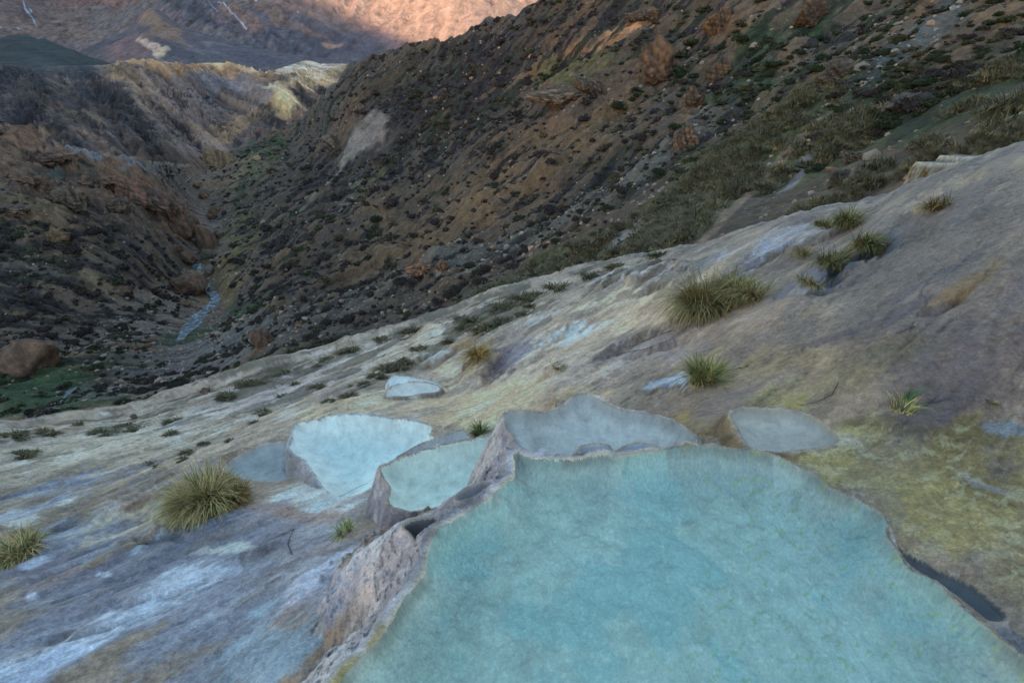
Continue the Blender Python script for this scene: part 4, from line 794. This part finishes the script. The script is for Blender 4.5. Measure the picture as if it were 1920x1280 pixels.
shr_d = veg*sst(-.15, .2, veg-patch*.8+.15)*(rockz < .75)*(dr > 1.2)
greenw = np.clip(sst(800, 1500, PX1)*.8+sst(560, 700, PY1)*.5, .12, .85)
def near_w(p): return flat_area*shr_d/np.clip(Y1, 10, 80)**p
# individuals: those that show largest
def copy_tree(o, parent=None):
    c = o.copy(); C.objects.link(c); c.parent = parent
    for ch in list(o.children): copy_tree(ch, c)
    return c
protos = {}
def proto(kind, k):
    key = (kind, k)
    if key not in protos:
        V, F, c = shrub_tpl(500+k*7+len(kind), 420, .20, .6, **{'dark': DKC, 'green': GRC, 'olive': OLC}[kind])
        o = mesh_np({'dark': 'cushion_shrub', 'green': 'green_shrub', 'olive': 'olive_shrub'}[kind], V, F, leaf_mat, c, smooth=False)
        protos[key] = [o, False]
    e = protos[key]
    if not e[1]: e[1] = True; return e[0]
    o = e[0].copy(); C.objects.link(o); return o
def place(px, py):
    if px < 400: return 'on the rocky left slope' if py < 600 else 'on the valley floor left of the stream'
    if py > 600: return 'beside the white travertine apron'
    if px < 620: return 'just right of the stream'
    if py < 200 and px < 1000: return 'near the rounded skyline of the hill'
    if px > 1450: return 'in the dark upper right corner'
    if py < 230: return 'around the rock slabs high on the hill'
    if py > 400: return 'in the gully behind the travertine crest'
    return 'on the open middle of the hillside'
LAB = {'dark': ('dark purple grey cushion shrub', 'shrub', 'dark cushion shrubs on the slopes'),
       'green': ('low bright green shrub', 'shrub', 'green shrubs on the slopes'),
       'olive': ('olive brown dry shrub', 'shrub', 'olive shrubs on the slopes')}
cnt = {'dark': 0, 'green': 0, 'olive': 0}
idx = pick(near_w(1.5)*(Y1 > 13), 7000)
szs = np.clip(rng.lognormal(-1.0, .48, 7000), .15, 1.15)
app = szs/Y1.ravel()[idx]; o_ = np.argsort(-app); idx = idx[o_]; szs = szs[o_]
rest_i, rest_s, rest_k = [], [], []
szs = szs*np.clip(Y1.ravel()[idx]/38, .6, 1.0)
for i_, s_ in zip(idx, szs):
    g = greenw.ravel()[i_]; u_ = rng.random(); kind = 'green' if u_ < g*.75 else ('olive' if u_ > .86 else 'dark')
    inframe = 0 < PX1.ravel()[i_] < 1920 and PY1.ravel()[i_] > 0
    if cnt[kind] < {'dark': 240, 'green': 160, 'olive': 60}[kind] and inframe:
        o = proto(kind, cnt[kind] % 4); o.location = V1[i_]; o.rotation_euler = (0, 0, rng.random()*6.28)
        o.scale = (s_*rng.uniform(.5, .8), s_*rng.uniform(.5, .8), s_*rng.uniform(.45, .7)); tag(o, LAB[kind][0]+' '+place(PX1.ravel()[i_], PY1.ravel()[i_]), *LAB[kind][1:]); cnt[kind] += 1
    else: rest_i.append(i_); rest_s.append(s_*.6); rest_k.append(kind)
rest_i = np.array(rest_i); rest_s = np.array(rest_s); rest_k = np.array(rest_k)
for kind, cd in (('dark', DKC), ('green', GRC), ('olive', OLC)):
    m = rest_k == kind
    tp = [shrub_tpl(600+k, 60, .42, .6, **cd) for k in range(4)]
    merged('low_scrub' if kind == 'dark' else ('green_scrub' if kind == 'green' else 'dry_scrub'), rest_i[m], tp, rest_s[m], leaf_mat, {'dark': 'countless dark purple grey scrub bushes far up the slopes', 'green': 'countless small green bushes across the slopes', 'olive': 'countless dry olive bushes across the slopes'}[kind], 'scrub', rng.uniform(.75, 1.3, (m.sum(), 1)))

# ---------------------------------------------------------------- grass tussocks
def tussock(seed, n, R, H, segs=4, wid=.006, lean=.8, c=((134, 124, 92), (98, 96, 62), (62, 74, 46)), droop=(0, 0), kc=1.0):
    r = np.random.default_rng(seed)
    nc = max(1, min(14, n//60)); ct = r.random(nc)*6.283; cr = R*.42*np.sqrt(r.random(nc)); hs = r.uniform(.6, 1.2, nc); j = r.integers(nc, size=n)
    t2 = r.random(n)*6.283; r2 = R*(.5 if nc == 1 else .17)*np.sqrt(r.random(n)); X0 = cr[j]*np.cos(ct[j])+r2*np.cos(t2); Y0 = cr[j]*np.sin(ct[j])+r2*np.sin(t2)
    if nc == 1: X0 = r2*np.cos(t2); Y0 = r2*np.sin(t2)
    rr = np.hypot(X0, Y0); th = np.arctan2(Y0, X0); L = H*r.uniform(.5, 1.25, n)*hs[j]; le = lean*r.uniform(.25, 1.5, n)*(.45+.55*rr/(R*.5)); oa = np.arctan2(np.sin(th)*.5+np.sin(t2)*.6, np.cos(th)*.5+np.cos(t2)*.6)+r.normal(0, .5, n)
    k = r.random(n); cc = np.where(k[:, None] < .5, alb(c[0], kc), np.where(k[:, None] < .75, alb(c[1], kc), alb(c[2], kc)))*r.uniform(.6, 1.3, (n, 1))
    V = np.zeros((n, segs+1, 2, 3)); px = rr*np.cos(th); py = rr*np.sin(th); pz = np.zeros(n); ang = .15+le*.3
    w0 = wid*r.uniform(.6, 1.3, n); sx, sy = -np.sin(oa+.4), np.cos(oa+.4)
    for s in range(segs+1):
        w_ = w0*(1-s/segs)**.7+.0006
        V[:, s, 0] = np.stack([px-sx*w_, py-sy*w_, pz], -1); V[:, s, 1] = np.stack([px+sx*w_, py+sy*w_, pz], -1)
        dl = L/segs; px = px+(np.cos(oa)*np.sin(ang)+droop[0]*s/segs)*dl; py = py+(np.sin(oa)*np.sin(ang)+droop[1]*s/segs)*dl; pz = pz+np.cos(ang)*dl; ang = ang+le*(1.9/segs)
    V = V.reshape(n, -1, 3); f = []
    for s in range(segs): f.append([2*s, 2*s+1, 2*s+3, 2*s+2])
    f = np.array(f); F = (f[None]+(np.arange(n)*(2*(segs+1)))[:, None, None]).reshape(-1, 4)
    col = np.repeat(cc[:, None], 2*(segs+1), 1).reshape(-1, 3)
    return V.reshape(-1, 3), F, col
grass_mat = attr_mat('grass_blade', .7, .2)
TB = 'grass tussocks on the travertine'
def add_tuss(px, py, wpx, hpx, n, label, seed, which='near', name='grass_tussock', group=TB, lean=1.25, **kw):
    h = hit(px, py, which)
    if h is None: h = hit(px, py+6, 'any')
    s = pxsize(h[0]); Rw = wpx*s; H = hpx*s
    V, F, c = tussock(seed, n, Rw*.72, H*1.12, 6, max(.0016, .75*s*1.0), lean, droop=(-.15, -.25), **kw)
    o = mesh_np(name, V, F, grass_mat, c); o.location = h[0]-h[1]*.01; tag(o, label, 'grass', group); return o
G2 = dict(c=((146, 136, 108), (120, 120, 72), (70, 90, 52)))
add_tuss(1312, 580, 82, 66, 2600, 'largest straw coloured tussock on the upper right travertine, left of its greener neighbour', 701)
add_tuss(1378, 562, 80, 46, 1900, 'greener tussock leaning against the right side of the largest tussock', 702, c=((140, 130, 88), (80, 92, 52), (60, 78, 44)))
add_tuss(1412, 560, 60, 34, 600, 'thin low tussock at the right end of the largest clump', 703)
add_tuss(1318, 714, 66, 46, 700, 'spiky green tussock alone below the largest clump', 704, lean=.75, c=((136, 130, 88), (70, 92, 52), (60, 84, 46)))
add_tuss(392, 938, 92, 58, 2600, 'big straw and green tussock above the blue grey crust, lower left', 705, **G2)
add_tuss(440, 940, 58, 36, 1300, 'brown drier tussock against the right side of the big lower left one', 706, c=((128, 106, 76), (112, 98, 64), (76, 82, 50)))
add_tuss(350, 950, 44, 36, 900, 'straw tussock fringe at the left foot of the big lower left one', 707, **G2)
add_tuss(30, 1036, 90, 36, 900, 'low tussock cut by the left edge of the photo', 708, **G2)
add_tuss(1692, 768, 50, 34, 90, 'sparse pale sprig of grass beside a twig on the right', 709, lean=.7, c=((160, 150, 110), (110, 120, 72), (70, 100, 60)))
add_tuss(1698, 752, 20, 44, 14, 'few broad dark green blades rising from the sparse sprig', 710, lean=.3, c=((50, 86, 56), (60, 96, 60), (50, 80, 50)))
add_tuss(656, 1000, 48, 36, 130, 'small pale green sprig under the teal pool wall', 711, lean=.9, c=((150, 156, 124), (120, 134, 92), (90, 110, 76)))
add_tuss(898, 817, 28, 26, 260, 'small green tuft wedged between teal pool and pointed pool', 712, c=((120, 120, 80), (72, 90, 58), (50, 68, 46)))
add_tuss(1757, 392, 60, 34, 420, 'dry brown tussock below the white terrace on the right', 713, c=((118, 104, 72), (92, 86, 56), (64, 66, 42)))
add_tuss(1585, 418, 70, 30, 600, 'green brown tussock on the travertine crest, middle of the three', 714, c=((110, 104, 66), (76, 84, 48), (60, 70, 42)))
add_tuss(1540, 425, 50, 18, 300, 'flat tussock just left of the crest tussock', 715, c=((110, 104, 66), (76, 84, 48), (60, 70, 42)))
add_tuss(1618, 462, 66, 32, 600, 'tussock hanging over the dark slate hollow', 716, c=((110, 104, 70), (76, 84, 48), (56, 66, 42)))
add_tuss(1560, 492, 70, 30, 500, 'dark tussock left of the slate hollow', 717, c=((104, 98, 64), (70, 78, 46), (50, 60, 38)))
add_tuss(1510, 478, 40, 18, 260, 'short brown tussock on a travertine ripple', 718)
add_tuss(1520, 530, 60, 18, 260, 'flattened dry tussock above the blue runnel', 719)
add_tuss(900, 670, 50, 26, 380, 'ochre tussock on the travertine drip face behind the pools', 720, c=((136, 116, 66), (116, 104, 60), (90, 86, 50)))
add_tuss(1400, 688, 10, 10, 40, 'tiny brown tuft right of the spiky tussock', 721)
add_tuss(1048, 690, 26, 12, 90, 'tiny tuft on a knob of travertine behind the pools', 722)
add_tuss(1860, 755, 20, 16, 60, 'tiny brown tuft near the right edge', 723)
# small strips of growth on the lower travertine apron
apr = [(420, 742, 40, 12), (470, 722, 50, 12), (540, 700, 40, 10), (600, 680, 50, 12), (660, 660, 50, 14), (720, 640, 46, 12), (780, 622, 46, 12), (1240, 478, 50, 12), (1000, 560, 90, 14), (940, 580, 80, 15), (1060, 538, 70, 12), (905, 622, 50, 12), (1110, 515, 60, 10), (860, 600, 40, 12), (790, 655, 40, 10), (560, 720, 26, 8), (620, 755, 26, 8), (1160, 500, 50, 10), (735, 690, 40, 16), (760, 680, 30, 14), (710, 708, 36, 14), (690, 722, 30, 10), (655, 745, 40, 10), (600, 727, 22, 12), (530, 742, 30, 8), (493, 775, 16, 16), (478, 792, 14, 12), (845, 640, 20, 14), (930, 608, 60, 16), (890, 605, 40, 18), (870, 615, 30, 12), (990, 590, 40, 10), (230, 808, 60, 10), (190, 812, 50, 9), (260, 804, 40, 8), (320, 815, 30, 10), (325, 790, 30, 12), (355, 850, 22, 14), (430, 828, 14, 8), (90, 812, 40, 12), (40, 855, 50, 14), (20, 820, 60, 12), (140, 798, 30, 8), (380, 832, 16, 9), (655, 725, 14, 8), (1000, 575, 30, 8), (955, 600, 40, 9), (300, 873, 16, 6), (275, 868, 14, 5), (340, 862, 20, 8)]
for k, (px, py, w_, h_) in enumerate(apr):
    add_tuss(px, py, w_, h_, 160+w_*6, ('broad dark grass strip ' if w_ >= 50 else 'narrow dark grass strip ' if w_ >= 30 else 'tiny dark grass tuft ')+'on pale travertine '+('near the left edge' if px < 150 else 'above the big left tussock' if px < 300 and py > 860 else 'above the brightest pool' if px < 620 or py > 740 else 'along the line above the far pair of pools' if px < 800 else 'close under the scree gully'), 740+k, group='low grass strips on the travertine apron', name='grass_strip', lean=1.6, c=((92, 86, 66), (62, 66, 48), (50, 58, 44))).scale = (1.5, .8, .75)
# grassy slope beyond the travertine crest
gz = blobmap(np.zeros(sh1), PX1, PY1, wx, wy, [(1390, 325, 210, 44, 38, 1.0), (1560, 265, 110, 26, 24, .8), (1850, 165, 110, 22, 30, .7), (1900, 235, 90, 34, 32, 1.0), (1250, 420, 120, 26, 32, .8), (1060, 500, 150, 14, 26, .8), (900, 565, 90, 8, 24, .5), (1560, 375, 120, 18, 28, .7), (1720, 300, 60, 20, 25, .6)])
gz = gz*sst(-.22, .12, fbm(X1*.8, Y1*.8, 4, 77)+.12)
bare = blobmap(np.zeros(sh1), PX1, PY1, wx, wy, [(1420, 350, 190, 9, 44, 1.0), (1500, 315, 60, 9, 48, 1.0), (1165, 450, 24, 8, 50, 1), (1740, 210, 110, 30, 18, 1), (1590, 310, 60, 22, 25, .9), (1200, 430, 90, 8, 30, 1)])
gw = flat_area*gz*(1-bare)*(PY1 > 60)*(Y1 < 34)
idx = pick(gw/np.clip(Y1, 7, 40)**1.0, 1500); app = 1/Y1.ravel()[idx]*rng.uniform(.7, 1.3, 1500); idx = idx[np.argsort(-app)]
gcol = [((100, 94, 74), (80, 78, 60), (58, 60, 46)), ((108, 100, 80), (86, 82, 62), (60, 64, 48)), ((84, 82, 66), (66, 68, 52), (50, 56, 42))]
gt = [tussock(800+k, 620, .95, .50, 5, .008, 1.5, kc=1.1, droop=(-.3, -.25), c=gcol[k % 3]) for k in range(6)]
pr = []
for k, (V, F, c) in enumerate(gt):
    o = mesh_np('slope_tussock', V, F, grass_mat, c); pr.append(o)
nin = 0
for j, i_ in enumerate(idx[:270]):
    o = pr[j] if j < 6 else pr[j % 6].copy()
    if j >= 6: C.objects.link(o)
    s_ = rng.uniform(.35, .75)*min(1.0, max(.45, V1[i_][1]/16)); o.location = V1[i_]; o.rotation_euler = (0, 0, rng.random()*1.2-.6); o.scale = (s_, s_, s_*rng.uniform(.8, 1.1))
    pq = (PX1.ravel()[i_], PY1.ravel()[i_]); tag(o, 'drooping straw green tussock '+('at the right edge above the crest' if pq[0] > 1700 else 'in the middle of the grassy slope beyond the crest' if pq[0] > 1300 else 'on the lower left end of the grassy strip beyond the crest'), 'grass', 'tussocks on the grassy slope')
tp = [tussock(830+k, 110, .9, .42, 4, .016, 1.4, kc=1.1, droop=(-.25, -.2), c=gcol[k % 3]) for k in range(6)]
merged('slope_grass', idx[270:], tp, rng.uniform(.35, .85, len(idx)-270), grass_mat, 'dense drooping grass covering the slope beyond the crest', 'grass', rng.uniform(.75, 1.25, (len(idx)-270, 1)))

# ---------------------------------------------------------------- white terrace behind the crest, twigs
def terrace(px, py, wpx, hpx, label, Yd, seed):
    x, y, z = [float(v) for v in atY(px, py, Yd)]; s = Yd/900*1.05
    w_, h_ = wpx*s, hpx*s; n, mrow = 90, 26
    t = np.linspace(-1.35, 1.35, n)[None]; v_ = np.linspace(0, 1, mrow)[:, None]
    rad = (w_*.5)*(1+.22*v_)*(1+.05*np.abs(np.sin(t*7+seed))); X = rad*np.sin(t)+.02*fbm(t*6, v_*2+seed, 3, 340)
    Y = -rad*.5*np.cos(t)*(1-.12*v_)+.012*ridged(t*9+seed, v_*.8, 3, 341); Z = -h_*v_*(1+.0*t)+.006*fbm(t*9, v_, 3, 342)
    top = np.stack([X[0]*.0, Y[0]*.0, Z[0]], -1)[None]; V = np.concatenate([top*[[[1, 1, 1]]], np.stack([X[0]*.9, Y[0]*.9, Z[0]-.01], -1)[None], np.stack([X+0*v_, Y, Z+0*t], -1)])
    sm = fbm(t*5+seed, v_*1.2, 4, 343)
    c = lerp(np.ones((mrow, n, 3))*alb((150, 152, 146)), alb((128, 108, 76)), sst(-.1, .5, sm)); c = lerp(c, alb((184, 188, 186)), (1-sst(.05, .2, v_+0*t)))
    c = np.concatenate([np.ones((2, n, 3))*alb((128, 132, 130)), c])
    o = mesh_np('travertine_terrace', V.reshape(-1, 3), gridfaces(mrow+2, n), tr_mat, c.reshape(-1, 3)); o.location = (x, y, z); tag(o, label, 'terrace', 'white terraces behind the crest'); return o
terrace(1755, 302, 70, 50, 'white travertine terrace with scalloped drip face, lower of two behind the right crest', 6.1, 1)
terrace(1800, 290, 70, 50, 'ochre streaked travertine terrace, upper of two behind the right crest', 6.9, 4)
twm = plain_mat('twig_bark', (.045, .04, .04), (.09, .075, .065), 20)
def twig(pts, rad, label):
    P = []
    for (a, b) in pts:
        h = hit(a, b, 'near'); P.append(np.array(h[0])+np.array([0, 0, rad*1.6]))
    P = np.array(P); cu = bpy.data.curves.new('twig', 'CURVE'); cu.dimensions = '3D'; cu.bevel_depth = rad; cu.bevel_resolution = 1
    sp = cu.splines.new('POLY'); sp.points.add(len(P)-1)
    for i, p in enumerate(P): sp.points[i].co = (*p, 1); sp.points[i].radius = 1-.6*i/len(P)
    me = bpy.data.objects.new('tmp', cu); C.objects.link(me); dg = bpy.context.evaluated_depsgraph_get()
    ms = bpy.data.meshes.new_from_object(me.evaluated_get(dg)); bpy.data.objects.remove(me)
    ms.materials.clear(); ms.materials.append(twm); o = bpy.data.objects.new('twig', ms); C.objects.link(o); tag(o, label, 'twig', 'dry twigs on the travertine')
twig([(1572, 718), (1566, 728), (1560, 740), (1545, 748), (1530, 754), (1505, 760), (1492, 758)], .0022, 'thin curved root running over brown travertine above the right pool')
twig([(1712, 770), (1735, 760), (1752, 756), (1770, 752), (1782, 748)], .004, 'dark forked twig lying right of the sparse grass sprig')
twig([(1735, 760), (1748, 752), (1760, 742)], .0025, 'short upright twig on the dark forked one')
twig([(1715, 612), (1690, 622), (1660, 634), (1638, 640)], .002, 'hair thin root on the mauve slope')
twig([(1390, 690), (1372, 694), (1350, 700), (1340, 708)], .003, 'dark twig against the right side of the spiky tussock')
twig([(548, 1040), (540, 1020), (545, 1005), (552, 992)], .003, 'pale bent twig on blue grey crust below the teal pool')
twig([(600, 940), (640, 930), (668, 915), (690, 905)], .002, 'thin root along the front wall of the brightest pool')
twig([(1250, 640), (1210, 655), (1180, 660), (1140, 668)], .003, 'dark trailing root below the largest tussock')
twig([(1260, 620), (1225, 632), (1190, 648), (1165, 652)], .003, 'dark trailing root above its twin below the largest tussock')

# ---------------------------------------------------------------- stream
def ribbon(name, pts, wid, mat, lift=.12, kind='structure', step=6):
    P = []
    for (a, b) in zip(pts[:-1], pts[1:]):
        n = max(2, int(math.hypot(b[0]-a[0], b[1]-a[1])/step))
        for t in np.linspace(0, 1, n, endpoint=False): P.append((a[0]+(b[0]-a[0])*t, a[1]+(b[1]-a[1])*t))
    Q = [hit(p[0], p[1], 'far') for p in P]; Q = [np.array(q[0]) for q in Q if q]
    Q = np.array(Q); 
    for _ in range(3): Q[1:-1] = (Q[:-2]+Q[1:-1]+Q[2:])/3
    T = np.gradient(Q[:, :2], axis=0); T /= np.linalg.norm(T, axis=1)[:, None]+1e-6
    Nn = np.stack([-T[:, 1], T[:, 0]], 1); ws = np.interp(np.linspace(0, 1, len(Q)), np.linspace(0, 1, len(wid)), wid)*(1+.3*fbm(np.arange(len(Q))*.7, np.zeros(len(Q)), 2, 5))
    rows = []
    for s in np.linspace(-1, 1, 7): rows.append(np.concatenate([Q[:, :2]+Nn*(ws*s*.5)[:, None], (Q[:, 2]+lift+.03*np.cos(s*9+np.arange(len(Q))))[:, None]], 1))
    R = np.array(rows); o = mesh_np(name, R.reshape(-1, 3), gridfaces(R.shape[0], R.shape[1]), mat); tag(o, kind=kind); return o
m, nt, N, L, b = nodes('white_water'); tc = N.new('ShaderNodeTexCoord'); n = noise(nt, tc.outputs['Object'], 3.2, 8, .8)
r = ramp(nt, n.outputs[0], [(.42, (.04, .05, .05)), (.52, (.13, .13, .12)), (.60, (.46, .43, .38))]); L.new(r.outputs[0], b.inputs['Base Color']); b.inputs['Roughness'].default_value = .6; b.inputs['Specular IOR Level'].default_value = .15
bb = N.new('ShaderNodeBump'); bb.inputs['Strength'].default_value = .7; bb.inputs['Distance'].default_value = .1; L.new(n.outputs[0], bb.inputs['Height']); L.new(bb.outputs[0], b.inputs['Normal'])
ribbon('stream', riv[:7], [.4, 1.2, 1.6, 1.4, 1.1, .8], m, .04)
ribbon('stream', riv[7:12], [.7, 1.3, .9, 1.2, .6], m, .10)
ribbon('stream', [(346, 342), (354, 334), (362, 330)], [.3, .8, .4], m, .02)
pm = plain_mat('path_dirt', (.12, .115, .11), (.19, .18, .17), 3)
ribbon('path', [(60, 787), (80, 775), (108, 758), (125, 735), (150, 722)], [.35, .35, .3, .3], pm, .0)

print('verts', len(VG), len(V1), 'objects', len(bpy.data.objects), cnt)
